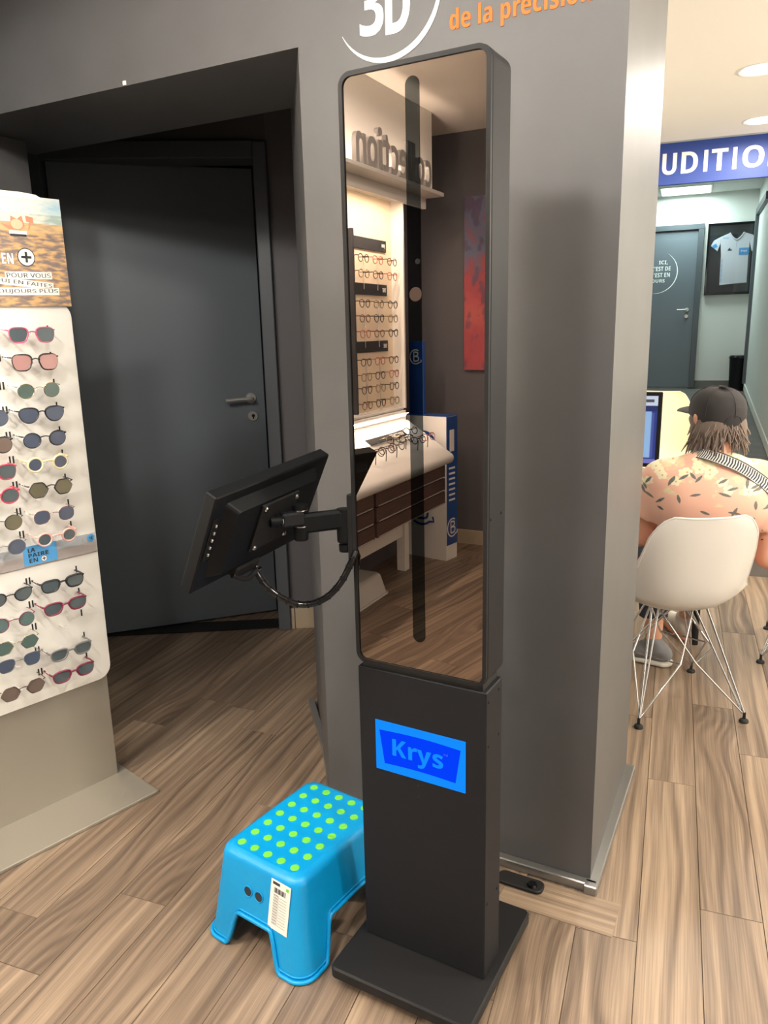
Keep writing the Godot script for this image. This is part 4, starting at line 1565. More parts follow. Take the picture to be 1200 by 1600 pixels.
# ---------------------------------------------------------------- surface nets for the figure
func nets(g: Geo, bones: Array, cell: float, k: float, cuts := [], printed := false):
	var lo := Vector3(1e9, 1e9, 1e9)
	var hi := -lo
	for b in bones:
		var r: float = maxf(b[2], b[3]) + cell * 2.5
		for e in 2:
			lo = lo.min(b[e] - Vector3(r, r, r))
			hi = hi.max(b[e] + Vector3(r, r, r))
	var n := Vector3i(((hi - lo) / cell).ceil()) + Vector3i.ONE
	var sx := 1
	var sy := n.x
	var sz := n.x * n.y
	var f := PackedFloat32Array()
	f.resize(n.x * n.y * n.z)
	f.fill(1.0)
	for b in bones:
		var a: Vector3 = b[0]
		var c: Vector3 = b[1]
		var ra: float = b[2]
		var rc: float = b[3]
		var kk: float = b[4] if b.size() > 4 else k
		var r := maxf(ra, rc) + kk + cell * 2
		var p0 := Vector3i(((a.min(c) - Vector3(r, r, r) - lo) / cell).floor()).clamp(Vector3i.ZERO, n - Vector3i.ONE)
		var p1 := Vector3i(((a.max(c) + Vector3(r, r, r) - lo) / cell).ceil()).clamp(Vector3i.ZERO, n - Vector3i.ONE)
		var d := c - a
		var dd := maxf(d.length_squared(), 1e-9)
		for z in range(p0.z, p1.z + 1):
			for y in range(p0.y, p1.y + 1):
				var i := z * sz + y * sy + p0.x
				for x in range(p0.x, p1.x + 1):
					var p := lo + Vector3(x, y, z) * cell
					var t := clampf((p - a).dot(d) / dd, 0, 1)
					var v := p.distance_to(a + d * t) - (ra + (rc - ra) * t)
					var o := f[i]
					var h := maxf(kk - absf(o - v), 0.0) / kk
					f[i] = minf(o, v) - h * h * kk * .25
					i += 1
	for c in cuts:
		# [point, normal, centre, reach]: nothing remains beyond the plane within reach
		var ctr: Vector3 = c[2]
		var rr: float = c[3]
		var p0 := Vector3i(((ctr - Vector3(rr, rr, rr) - lo) / cell).floor()).clamp(Vector3i.ZERO, n - Vector3i.ONE)
		var p1 := Vector3i(((ctr + Vector3(rr, rr, rr) - lo) / cell).ceil()).clamp(Vector3i.ZERO, n - Vector3i.ONE)
		for z in range(p0.z, p1.z + 1):
			for y in range(p0.y, p1.y + 1):
				for x in range(p0.x, p1.x + 1):
					var p := lo + Vector3(x, y, z) * cell
					if p.distance_to(ctr) < rr:
						var i := z * sz + y * sy + x
						f[i] = maxf(f[i], (p - c[0]).dot(c[1]))
	var idx := PackedInt32Array()
	idx.resize(f.size())
	idx.fill(-1)
	var verts := PackedVector3Array()
	for z in n.z - 1:
		for y in n.y - 1:
			for x in n.x - 1:
				var i := z * sz + y * sy + x
				var m := 0
				var q := Vector3.ZERO
				var cnt := 0
				var f0 := f[i]
				var f1 := f[i + 1]
				var f2 := f[i + sy]
				var f3 := f[i + sy + 1]
				var f4 := f[i + sz]
				var f5 := f[i + sz + 1]
				var f6 := f[i + sz + sy]
				var f7 := f[i + sz + sy + 1]
				var neg := int(f0 < 0) + int(f1 < 0) + int(f2 < 0) + int(f3 < 0) + int(f4 < 0) + int(f5 < 0) + int(f6 < 0) + int(f7 < 0)
				if neg == 0 or neg == 8:
					continue
				var vals := [f0, f1, f2, f3, f4, f5, f6, f7]
				for e in [[0, 1], [2, 3], [4, 5], [6, 7], [0, 2], [1, 3], [4, 6], [5, 7], [0, 4], [1, 5], [2, 6], [3, 7]]:
					var va: float = vals[e[0]]
					var vb: float = vals[e[1]]
					if (va < 0) != (vb < 0):
						var t := va / (va - vb)
						var pa := Vector3(e[0] & 1, (e[0] >> 1) & 1, e[0] >> 2)
						var pb := Vector3(e[1] & 1, (e[1] >> 1) & 1, e[1] >> 2)
						q += pa.lerp(pb, t)
						cnt += 1
				idx[i] = verts.size()
				verts.append(lo + (Vector3(x, y, z) + q / cnt) * cell)
	g.smooth()
	var st := g.st
	var steps := [sx, sy, sz]
	for z in range(1, n.z - 1):
		for y in range(1, n.y - 1):
			for x in range(1, n.x - 1):
				var i := z * sz + y * sy + x
				var s0 := f[i] < 0
				for ax in 3:
					var s1: bool = f[i + steps[ax]] < 0
					if s0 == s1:
						continue
					var u: int = steps[(ax + 1) % 3]
					var w: int = steps[(ax + 2) % 3]
					var a := idx[i - u - w]
					var b := idx[i - w]
					var c := idx[i]
					var d := idx[i - u]
					if a < 0 or b < 0 or c < 0 or d < 0:
						continue
					var o := Vector3.ZERO
					o[ax] = 1.0 if s0 else -1.0
					var qd := [verts[a], verts[b], verts[c], verts[d]]
					if printed:
						g.tri(qd[0], qd[1], qd[2], o, print_uv(qd[0]), print_uv(qd[1]), print_uv(qd[2]))
						g.tri(qd[0], qd[2], qd[3], o, print_uv(qd[0]), print_uv(qd[2]), print_uv(qd[3]))
					else:
						g.tri(qd[0], qd[1], qd[2], o)
						g.tri(qd[0], qd[2], qd[3], o)

func print_uv(p: Vector3) -> Vector2:
	return Vector2(.5 + p.x * 1.45 + p.z * .35, (1.04 - p.y) * 1.9)

func hand_bones(wrist: Vector3, fwd: Vector3, up: Vector3, thumb_side: float) -> Array:
	# palm and five fingers lying relaxed along fwd, nails towards up
	var sd := fwd.cross(up).normalized() * thumb_side
	var b := []
	var palm := wrist + fwd * .085
	b.append([wrist, palm + sd * .022, .024, .016])
	b.append([wrist, palm - sd * .022, .022, .015])
	var ln := [.075, .084, .078, .06]
	for i in 4:
		var root := palm + sd * (.03 - .02 * i) - fwd * (.002 + .005 * absf(i - 1.2))
		var k1: Vector3 = root + (fwd * .92 + up * .12).normalized() * ln[i] * .45
		var k2: Vector3 = k1 + (fwd * .9 - up * .38).normalized() * ln[i] * .32
		var k3: Vector3 = k2 + (fwd * .7 - up * .7).normalized() * ln[i] * .24
		b.append([root, k1, .0095, .0088, .006])
		b.append([k1, k2, .0088, .0082, .004])
		b.append([k2, k3, .0082, .0072, .004])
	var tr := wrist + fwd * .03 + sd * .022
	var t1 := tr + (fwd * .6 + sd * .65 - up * .2).normalized() * .042
	var t2 := t1 + (fwd * .85 + sd * .25 - up * .25).normalized() * .03
	b.append([tr, t1, .013, .0105, .008])
	b.append([t1, t2, .0105, .0085, .004])
	return b

func shirt_print() -> ImageTexture:
	# pale flowers over the shoulders, dark leaves scattered below
	var im := Image.create(512, 512, false, Image.FORMAT_RGB8)
	im.fill(rgb(228, 178, 157))
	var n := FastNoiseLite.new()
	n.seed = 8
	n.frequency = .012
	var rg := RandomNumberGenerator.new()
	rg.seed = 12
	for y in 190:
		for x in 512:
			var v := n.get_noise_2d(x, y * 1.3) + .25 - y / 300.0
			if v > 0.0:
				im.set_pixel(x, y, rgb(228, 178, 157).lerp(rgb(222, 204, 164), clampf(v * 5, 0, 1)))
	for k in 46:
		var c := Vector2(rg.randf() * 512, 30 + rg.randf() * 110)
		for pt in 5:
			var a := TAU * pt / 5.0 + c.x
			stroke(im, c, c + Vector2(cos(a), sin(a)) * 15, 7, rgb(232, 222, 190))
		stroke(im, c, c + Vector2(2, 1), 3, rgb(206, 170, 110))
	for k in 60:
		var c := Vector2(rg.randf() * 512, 70 + pow(rg.randf(), 1.4) * 260)
		var a := rg.randf_range(.2, PI - .2)
		stroke(im, c, c + Vector2(cos(a), sin(a)) * rg.randf_range(20, 34), 4.5, rgb(104, 102, 98))
	return ImageTexture.create_from_image(im)

func stroke(im: Image, a: Vector2, b: Vector2, r: float, c: Color):
	# a leaf shaped mark, widest in its middle
	var n := int(a.distance_to(b)) + 2
	for i in n:
		var t := i / float(n - 1)
		var p := a.lerp(b, t)
		var rr := r * sin(PI * lerpf(.12, .95, t))
		for y in range(int(p.y - rr), int(p.y + rr) + 1):
			for x in range(int(p.x - rr), int(p.x + rr) + 1):
				if x >= 0 and y >= 0 and x < im.get_width() and y < im.get_height() and p.distance_to(Vector2(x, y)) <= rr:
					im.set_pixel(x, y, c)

func person():
	# local frame: -z is where the person faces, +x the person's right
	var px := Transform3D(Basis(Vector3(.966, 0, -.26), Vector3.UP, Vector3(.26, 0, .966)).orthonormalized(), Vector3(-.235, 0, -3.15))
	var t := thing("person", "seated person in a black cap and pink floral shirt, seen from behind", "person", px)
	var skin := mat(rgb(214, 160, 134), .55)
	skin.subsurf_scatter_enabled = true
	skin.subsurf_scatter_strength = .15
	var hd := Basis(Vector3.UP, deg_to_rad(22))
	var hc := Vector3(.015, 1.135, -.045)
	var body := []
	# trunk
	var hip := Vector3(-.06, .545, .0)
	var chest := Vector3(0, .83, .0)
	body.append([hip + Vector3(-.065, 0, 0), hip + Vector3(.065, 0, 0), .105, .105])
	body.append([Vector3(-.045, .58, .0), chest, .125, .15])
	body.append([Vector3(-.07, .84, 0), Vector3(.07, .84, 0), .135, .135])
	body.append([Vector3(-.14, .925, .005), Vector3(.14, .925, .005), .062, .062])
	body.append([Vector3(0, .93, .01), Vector3(.008, 1.06, -.025), .06, .054])
	# arms
	var ls := Vector3(-.185, .915, .0)
	var le := Vector3(-.228, .665, -.09)
	var lw := Vector3(-.19, .775, -.36)
	var rs := Vector3(.195, .915, .0)
	var re := Vector3(.235, .615, -.015)
	var rw := Vector3(.2, .775, -.28)
	body.append_array([[ls, le, .055, .042], [le, lw, .043, .028], [rs, re, .055, .044], [re, rw, .045, .028]])
	# legs
	var kn := [Vector3(-.14, .50, -.40), Vector3(.15, .50, -.42)]
	var an := [Vector3(-.125, .1, -.335), Vector3(.06, .1, -.68)]
	for i in 2:
		body.append([Vector3(-.14 if i == 0 else .03, .53, -.02), kn[i], .08, .062])
		body.append([kn[i], kn[i].lerp(an[i], .35), .058, .056])
		body.append([kn[i].lerp(an[i], .35), an[i], .056, .036])
	var g := Geo.new()
	nets(g, body, .0135, .03)
	# head on its own finer grid
	var h := []
	h.append([hc + hd * Vector3(0, .03, .018), hc + hd * Vector3(0, .03, -.02), .09, .086])
	h.append([hc + hd * Vector3(0, -.03, -.035), hc + hd * Vector3(0, -.06, -.055), .066, .052])
	h.append([hc + hd * Vector3(0, -.085, -.07), hc + hd * Vector3(0, -.088, -.075), .03, .026])
	h.append([hc + hd * Vector3(0, .012, -.104), hc + hd * Vector3(0, -.02, -.122), .01, .013, .014])
	h.append([hc + hd * Vector3(-.014, -.026, -.112), hc + hd * Vector3(.014, -.026, -.112), .008, .008, .01])
	h.append([hc + hd * Vector3(-.024, -.056, -.104), hc + hd * Vector3(.024, -.056, -.104), .009, .009, .01])
	h.append([hc + hd * Vector3(-.04, .018, -.1), hc + hd * Vector3(.04, .018, -.1), .012, .012, .02])
	for s in [-1.0, 1.0]:
		h.append([hc + hd * Vector3(s * .088, .022, .012), hc + hd * Vector3(s * .084, -.022, .004), .015, .009, .008])
	h.append([hc + hd * Vector3(0, -.05, .02), Vector3(.008, 1.0, .0), .055, .056])
	nets(g, h, .0055, .022)
	nets(g, hand_bones(lw, Vector3(.35, -.06, -.93).normalized(), Vector3(0, 1, -.06).normalized(), 1.0), .0048, .012)
	nets(g, hand_bones(rw, Vector3(-.45, -.06, -.88).normalized(), Vector3(0, 1, -.06).normalized(), -1.0), .0048, .012)
	part("body", g, skin, t)
	# eyes
	for s in [-1.0, 1.0]:
		g = Geo.new()
		var sp := SphereMesh.new()
		sp.radius = .011
		sp.height = .022
		put("eye", sp, mat(rgb(230, 228, 224), .3), t, Transform3D(Basis(), hc + hd * Vector3(s * .032, .006, -.094)))
	# shirt
	var sh := []
	sh.append([hip + Vector3(-.07, .01, 0), hip + Vector3(.07, .01, 0), .122, .122])
	sh.append([Vector3(-.04, .58, .0), chest, .145, .162])
	sh.append([Vector3(-.075, .84, .002), Vector3(.075, .84, .002), .15, .15])
	sh.append([Vector3(-.145, .925, .008), Vector3(.145, .925, .008), .074, .074])
	sh.append([Vector3(-.05, .965, .012), Vector3(.05, .965, .012), .066, .066])
	var lm := ls.lerp(le, .6)
	var rm := rs.lerp(re, .62)
	sh.append_array([[ls, ls.lerp(le, .85), .07, .072], [rs, rs.lerp(re, .85), .07, .072]])
	var cuts := [[lm, (le - ls).normalized(), lm + (le - ls).normalized() * .08, .12], [rm, (re - rs).normalized(), rm + (re - rs).normalized() * .08, .12]]
	cuts.append([Vector3(.005, 1.012, -.01), Vector3(0, .93, -.36).normalized(), Vector3(0, 1.06, -.02), .11])
	g = Geo.new()
	nets(g, sh, .012, .032, cuts, true)
	var sm := mat(Color.WHITE, .75)
	sm.albedo_texture = shirt_print()
	sm.rim_enabled = true
	sm.rim = .2
	part("shirt", g, sm, t)
	# trousers
	var tr := [[hip + Vector3(-.065, -.02, .0), hip + Vector3(.065, -.02, .0), .112, .112]]
	for i in 2:
		tr.append([Vector3(-.14 if i == 0 else .03, .53, -.02), kn[i], .09, .074])
		tr.append([kn[i], kn[i].lerp(an[i], .78), .074, .06])
	var tc := []
	for i in 2:
		var d: Vector3 = (an[i] - kn[i]).normalized()
		var q: Vector3 = kn[i].lerp(an[i], .72)
		tc.append([q, d, q + d * .08, .12])
	g = Geo.new()
	nets(g, tr, .0135, .03, tc)
	part("trousers", g, mat(rgb(54, 60, 74), .85), t)
	# shoes: the near foot points to the person's left, the far one forward
	var dirs := [Vector3(-.9, 0, -.42).normalized(), Vector3(-.3, 0, -.95).normalized()]
	for i in 2:
		var a: Vector3 = an[i]
		var d: Vector3 = dirs[i]
		var heel := Vector3(a.x, .052, a.z) - d * .045
		var toe := Vector3(a.x, .042, a.z) + d * .16
		g = Geo.new()
		nets(g, [[heel, heel.lerp(toe, .5), .041, .042], [heel.lerp(toe, .5), toe, .043, .034], [heel + Vector3(0, .01, 0) + d * .02, a + Vector3(0, .0, 0), .04, .042]], .0085, .02, [[Vector3(0, .02, 0), Vector3(0, -1, 0), heel.lerp(toe, .5) - Vector3(0, .05, 0), .17]])
		var shoe := part("shoe", g, mat([rgb(128, 128, 132), rgb(206, 198, 190)][i], .8), t)
		g = Geo.new()
		nets(g, [[heel + Vector3(0, -.03, 0), heel.lerp(toe, .5) + Vector3(0, -.03, 0), .046, .046], [heel.lerp(toe, .5) + Vector3(0, -.03, 0), toe + Vector3(0, -.024, 0), .046, .036]], .0085, .01, [[Vector3(0, .026, 0), Vector3(0, 1, 0), heel.lerp(toe, .5) + Vector3(0, .06, 0), .17], [Vector3(0, .002, 0), Vector3(0, -1, 0), heel.lerp(toe, .5) - Vector3(0, .06, 0), .17]])
		part("sole", g, mat([rgb(226, 222, 212), rgb(206, 130, 100)][i], .7), shoe)
		for k in 4:
			g = Geo.new()
			var b := heel.lerp(toe, .42 + .1 * k) + Vector3(0, .043 - .003 * k, 0)
			var s := d.cross(Vector3.UP)
			g.tube(PackedVector3Array([b - s * .02, b + Vector3(0, .006, 0), b + s * .02]), .0028, 6)
			part("lace", g, M.white, shoe)
	# hair below the cap, grey brown
	g = Geo.new()
	var hm := mat(rgb(118, 104, 95), .8)
	var hb := [[hc + hd * Vector3(-.02, .0, .045), hc + hd * Vector3(.02, .0, .045), .062, .062], [hc + hd * Vector3(-.05, -.03, .04), hc + hd * Vector3(.05, -.03, .04), .045, .045], [hc + hd * Vector3(-.03, -.06, .042), hc + hd * Vector3(.035, -.065, .045), .035, .035]]
	hb.append([hc + hd * Vector3(-.082, .01, -.02), hc + hd * Vector3(-.08, -.03, .0), .02, .016])
	hb.append([hc + hd * Vector3(.082, .01, -.02), hc + hd * Vector3(.08, -.03, .0), .02, .016])
	nets(g, hb, .0065, .02, [[hc + Vector3(0, .03, 0), Vector3(0, 1, 0), hc + Vector3(0, .1, 0), .16]])
	var hrg := RandomNumberGenerator.new()
	hrg.seed = 3
	for k in 260:
		var a := hrg.randf_range(-1.75, 1.75)
		var root := hc + hd * Vector3(sin(a) * .086, .008 + hrg.randf_range(-.03, .035), cos(a) * .095 + .0)
		var out := hd * Vector3(sin(a), 0, cos(a))
		var ln := hrg.randf_range(.06, .115)
		g.tube(PackedVector3Array([root, root + out * .01 + Vector3(0, -ln * .5, 0), root + out * hrg.randf_range(.008, .028) + hd * Vector3(hrg.randf_range(-.02, .02), -ln, 0)]), [.006, .0055, .0015], 4)
	part("hair", g, hm, t)
	# cap
	var cap := Node3D.new()
	cap.name = "cap"
	t.add_child(cap)
	cap.transform = Transform3D(hd * Basis(Vector3.RIGHT, .10), hc + Vector3(0, .03, .004))
	var cm := mat(rgb(46, 44, 45), .85)
	g = Geo.new()
	var prof := [[.1, -.012], [.1035, .01], [.102, .035], [.093, .062], [.074, .083], [.048, .096], [.02, .1015], [0.0, .102]]
	var rs_ := []
	for q in prof:
		var ring := PackedVector3Array()
		for k in 36:
			var a := TAU * k / 36
			var back := maxf(sin(a), 0.0)
			ring.append(Vector3(cos(a) * q[0] * .95, q[1] - (.022 * back * (1.0 if q[1] < .02 else .3)), sin(a) * q[0] * 1.08))
		rs_.append(ring)
	g.rings(rs_, false)
	part("crown", g, cm, cap)
	for k in 6:
		g = Geo.new()
		var a := TAU * (k + .5) / 6
		var pth := []
		for q in prof:
			pth.append(Vector3(cos(a) * q[0] * .952, q[1] + .0006, sin(a) * q[0] * 1.082))
		g.tube(curve(pth, 2), .0012, 5)
		part("seam", g, cm, cap)
	g = Geo.new()
	g.lathe([[.008, .1005], [.007, .105], [0.0, .1065]], 12)
	part("button", g, cm, cap)
	g = Geo.new()
	var top := []
	for i in 9:
		var u := i / 8.0
		var row := PackedVector3Array()
		for j in 13:
			var v := j / 12.0 * 2 - 1
			var a := -PI / 2 + v * 1.0
			var e := Vector3(cos(a) * .095, -.004 - absf(v) * .004, sin(a) * .108)
			row.append(e + Vector3(cos(a) * .25, -.012 * u - .018 * v * v * u, -1) * u * .068)
		top.append(row)
	for sd in [0.0, -.003]:
		g.smooth()
		for i in 8:
			for j in 12:
				var o := Vector3(0, sd, 0)
				g.quad(top[i][j] + o, top[i][j + 1] + o, top[i + 1][j + 1] + o, top[i + 1][j] + o, Vector3.UP if sd == 0.0 else Vector3.DOWN)
	part("brim", g, cm, cap)
	g = Geo.new()
	g.tube(curve([Vector3(-.035, -.03, .1), Vector3(-.028, -.0, .107), Vector3(0, .012, .109), Vector3(.028, -.0, .107), Vector3(.035, -.03, .1)], 5), .0022, 6)
	part("back_opening", g, cm, cap)
	# patterned strap round the neck and down the back
	var strap := Node3D.new()
	strap.name = "bag_strap"
	t.add_child(strap)
	var sp := curve([Vector3(-.085, 1.005, -.03), Vector3(-.055, 1.025, .045), Vector3(.0, 1.015, .082), Vector3(.075, .985, .095), Vector3(.14, .945, .098), Vector3(.205, .89, .085), Vector3(.25, .82, .06)], 8)
	var pw := .025
	var whites := Geo.new()
	var blacks := Geo.new()
	whites.smooth()
	for i in sp.size() - 1:
		var d0 := (sp[mini(i + 1, sp.size() - 1)] - sp[maxi(i - 1, 0)]).normalized()
		var d1 := (sp[mini(i + 2, sp.size() - 1)] - sp[i]).normalized()
		var nrm := Vector3(.1, .55, .83).normalized()
		var w0 := d0.cross(nrm).normalized() * pw
		var w1 := d1.cross(nrm).normalized() * pw
		whites.quad(sp[i] + w0, sp[i + 1] + w1, sp[i + 1] - w1, sp[i] - w0, nrm)
		var up := nrm * .0015
		for e in [-1.0, 1.0]:
			blacks.quad(sp[i] + w0 * e + up, sp[i + 1] + w1 * e + up, sp[i + 1] + w1 * e * .84 + up, sp[i] + w0 * e * .84 + up, nrm)
		# chevrons
		var m := (sp[i] + sp[i + 1]) * .5
		for e in [-1.0, 1.0]:
			blacks.quad(sp[i].lerp(sp[i + 1], .1) + w0 * e * .75 + up, sp[i].lerp(sp[i + 1], .62) + w0 * e * .75 + up, sp[i].lerp(sp[i + 1], .95) + up, sp[i].lerp(sp[i + 1], .43) + up, nrm)
	part("webbing", whites, M.white, strap)
	part("zigzag", blacks, M.ink_black, strap)

# ---------------------------------------------------------------- the spectacle unit that the kiosk mirrors
func shop_wall():
	var face := Basis(Vector3.UP, PI / 2)
	var t := thing("spectacle_display_unit", "lit white wall unit for spectacles with a sloping counter and wooden drawers", "display unit", VX)
	var warm := mat(rgb(240, 222, 196), .6)
	slab("back_panel", Vector3(-2.235, 1.65, 3.5), Vector3(.03, 1.26, 1.9), warm, t, .002)
	slab("side_panel", Vector3(-2.185, 1.65, 4.41), Vector3(.09, 1.26, .02), M.white, t, .002)
	slab("end_panel", Vector3(-2.215, 1.3, 4.432), Vector3(.13, 1.95, .02), M.ink_black, t, .002)
	slab("divider", Vector3(-2.16, 1.54, 3.72), Vector3(.125, .98, .02), M.ink_black, t, .004)
	slab("divider", Vector3(-2.16, 1.54, 2.98), Vector3(.125, .98, .02), M.ink_black, t, .004)
	slab("bulkhead", Vector3(-2.14, 2.502, 3.44), Vector3(.32, .455, 2.09), M.white, t, .002)
	slab("top_shelf", Vector3(-2.09, 2.264, 3.48), Vector3(.42, .022, 1.9), M.white_plastic, t, .003)
	slab("light_valance", Vector3(-2.0, 2.223, 3.48), Vector3(.025, .06, 1.86), M.white, t, .002)
	var strips := []
	for s in [[1.988, "JUNE"], [1.737, "TNT"], [1.41, "SEE"]]:
		var b := slab("brand_strip", Vector3(-2.216, s[0], 4.02), Vector3(.008, .064, .6), M.ink_black, t, .001)
		text("lettering", s[1], M.ink_white, b, Transform3D(face, Vector3(.0045, .0, .262)), .045, .024, .001)
		slab("brand_strip", Vector3(-2.216, s[0], 3.35), Vector3(.008, .064, .6), M.ink_black, t, .001)
	var g := Geo.new()
	# sloping counter with a round nose
	var pr := PackedVector2Array([Vector2(-2.12, .95), Vector2(-2.12, .69), Vector2(-1.85, .69)])
	for k in 9:
		var a := -PI / 2 + PI * .86 * k / 8.0
		pr.append(Vector2(-1.838 + cos(a) * .034, .722 + sin(a) * .034))
	g.xf = Transform3D(Basis(Vector3.RIGHT, Vector3.UP, Vector3.BACK), Vector3.ZERO)
	g.prism(pr, 2.5, 4.39, .004)
	part("counter", g, M.white_plastic, t)
	slab("counter_riser", Vector3(-2.175, .96, 3.44), Vector3(.09, .1, 1.9), M.white, t, .004)
	slab("ledge", Vector3(-2.185, 1.022, 3.44), Vector3(.08, .016, 1.9), M.white, t, .003)
	var wood := mat(rgb(92, 70, 64), .5)
	wood.albedo_texture = noise_tex(128, 128, .05, Color(.8, .8, .8), Color.WHITE, 61)
	wood.uv1_triplanar = true
	wood.uv1_scale = Vector3(1, 8, 1)
	for k in 3:
		for j in 2:
			var dr := slab("drawer_front", Vector3(-1.845, .652 - .083 * k, 3.86 - .93 * j), Vector3(.03, .077, .9), wood, t, .003)
			slab("drawer_pull", Vector3(.016, -.034, 0), Vector3(.006, .006, .86), M.steel, dr, .001)
	slab("drawer_box", Vector3(-2.03, .565, 3.4), Vector3(.34, .25, 1.8), wood, t, .002)
	slab("lower_cabinet", Vector3(-2.13, .365, 3.3), Vector3(.26, .17, 1.5), M.white, t, .003)
	slab("support_post", Vector3(-2.1, .22, 4.25), Vector3(.06, .44, .06), M.white, t, .003)
	slab("support_post", Vector3(-2.1, .22, 2.6), Vector3(.06, .44, .06), M.white, t, .003)
	var pq := slab("counter_plaque", Vector3(-2.025, .9, 3.92), Vector3(.045, .006, .46), M.ink_black, t, .001)
	pq.rotation.z = -atan2(.195, .285)
	text("lettering", "VINTAGE", M.ink_white, pq, Transform3D(Basis(Vector3(0, 0, -1), Vector3(-1, 0, 0), Vector3(0, 1, 0)), Vector3(0, .0035, .12)), .17, .026, .001)
	# light bars
	var bar := slab("led_bar", Vector3(-2.126, .985, 3.44), Vector3(.012, .022, 1.86), M.glow, t, .002)
	var a1 := AreaLight3D.new()
	a1.name = "bar_light"
	a1.area_size = Vector2(1.86, .03)
	a1.light_energy = 3.0
	a1.light_color = Color(1, .96, .9)
	a1.area_range = 6
	a1.shadow_enabled = true
	t.add_child(a1)
	a1.transform = Transform3D(Basis(Vector3(0, 0, 1), Vector3(.9, .43, 0), Vector3(-.43, .9, 0)).orthonormalized(), Vector3(-2.115, .99, 3.44))
	slab("led_strip", Vector3(-2.04, 2.247, 3.44), Vector3(.02, .012, 1.84), M.glow_cool, t, .002)
	var a2 := AreaLight3D.new()
	a2.name = "strip_light"
	a2.area_size = Vector2(1.84, .04)
	a2.light_energy = 7.0
	a2.light_color = Color(1, .95, .88)
	a2.area_range = 6
	a2.shadow_enabled = true
	t.add_child(a2)
	a2.transform = Transform3D(Basis(Vector3(0, 0, 1), Vector3(-1, 0, 0), Vector3(0, 1, 0)), Vector3(-2.04, 2.238, 3.44))
	slab("letter_light", Vector3(-1.962, 2.279, 3.44), Vector3(.012, .006, 1.84), M.glow_soft, t, .002)
	var a3 := AreaLight3D.new()
	a3.name = "letter_lamp"
	a3.area_size = Vector2(1.84, .02)
	a3.light_energy = 2.8
	a3.light_color = Color(1, .95, .88)
	a3.area_range = 5
	a3.shadow_enabled = true
	t.add_child(a3)
	a3.transform = Transform3D(Basis(Vector3(0, 0, -1), Vector3(.9, .42, 0), Vector3(.42, -.9, 0)).orthonormalized(), Vector3(-1.955, 2.285, 3.44))
	# standing letters
	var grey := mat(rgb(150, 147, 144), .6)
	var f := SystemFont.new()
	f.font_names = PackedStringArray(["Droid Sans"])
	f.font_weight = 700
	var word := "collection"
	var wid := [.095, .118, .05, .05, .108, .095, .085, .05, .118, .112]
	var marks := ["first of the word", "second of the word", "before another l", "after another l", "after the double l", "in mid word", "tallest thin with a bar", "with a round dot", "between i and n", "last of the word"]
	var z := 4.285
	for i in word.length():
		var ch := word[i]
		var h := .143
		if ch == "l":
			h = .2
		elif ch == "t":
			h = .178
		elif ch == "i":
			h = .2
		var gw: float = wid[i]
		var lt := thing("standing_letter", "grey standing letter %s on the top shelf, %s" % [ch, marks[i]], "letter", VX * Transform3D(face, Vector3(-1.905, 2.275, z - gw / 2)), "letters on the top shelf")
		text("glyph", ch, grey, lt, at(0, h / 2, 0), gw * .88, h, .024)
		z -= gw
	# spectacles on the wall and on the counter
	var jet := mat(rgb(52, 46, 46), .35)
	var tort := mat(rgb(104, 70, 52), .35)
	var clay := mat(rgb(176, 104, 92), .35)
	var gold := mat(rgb(170, 150, 120), .3, 1.0)
	var fm := [jet, tort, gold, clay, jet]
	var nm := ["black", "brown", "gold metal", "red", "dark"]
	var kinds := ["round", "hex", "square", "wayfarer", "cat"]
	var protos := []
	var rows := [[1.895, "first", "JUNE"], [1.813, "second", ""], [1.651, "third", ""], [1.57, "fourth", ""], [1.485, "fifth", ""], [1.327, "sixth", ""], [1.243, "seventh", ""], [1.168, "eighth", ""], [1.079, "lowest", ""]]
	for r in rows.size():
		for c in 4:
			var k := (r * 2 + c * 3) % 5
			var zz: float = [3.925, 4.095, 4.275, 3.55][c]
			var where: String = ["beside the dark divider", "in the middle column", "by the white side panel", "beyond the dark divider"][c]
			var e := thing("spectacles", "%s spectacles, %s row of the lit wall unit, %s" % [nm[k], rows[r][1], where], "spectacles", VX * Transform3D(face, Vector3(-2.15, rows[r][0], zz)), "spectacles on the lit wall unit")
			if protos.size() <= k or protos[k] == null:
				while protos.size() <= k:
					protos.append(null)
				eyewear(e, kinds[k], .048, .042, .07, .0027, fm[k], null, .06, false, 4, 14)
				protos[k] = e
			else:
				for ch in protos[k].get_children():
					e.add_child(ch.duplicate())
	for r in rows.size():
		for c in 3:
			var rod := Geo.new()
			rod.tube(PackedVector3Array([Vector3(-2.2, rows[r][0] + .0, [3.84, 4.01, 4.18][c]), Vector3(-2.2, rows[r][0] - .08, [3.84, 4.01, 4.18][c])]), .0025, 5)
			part("hook_rod", rod, M.acrylic, t)
	var spots := [[-1.9, 3.55, 0, "by the dark divider"], [-1.9, 3.67, 1, "second from the divider"], [-1.9, 3.8, 4, "third from the divider"], [-1.95, 3.86, 2, "below the plaque"], [-1.93, 3.98, 0, "under the plaque's end"], [-1.9, 4.08, 4, "near the promotion box"], [-1.97, 4.12, 0, "against the riser"], [-1.9, 4.22, 3, "at the counter's end"]]
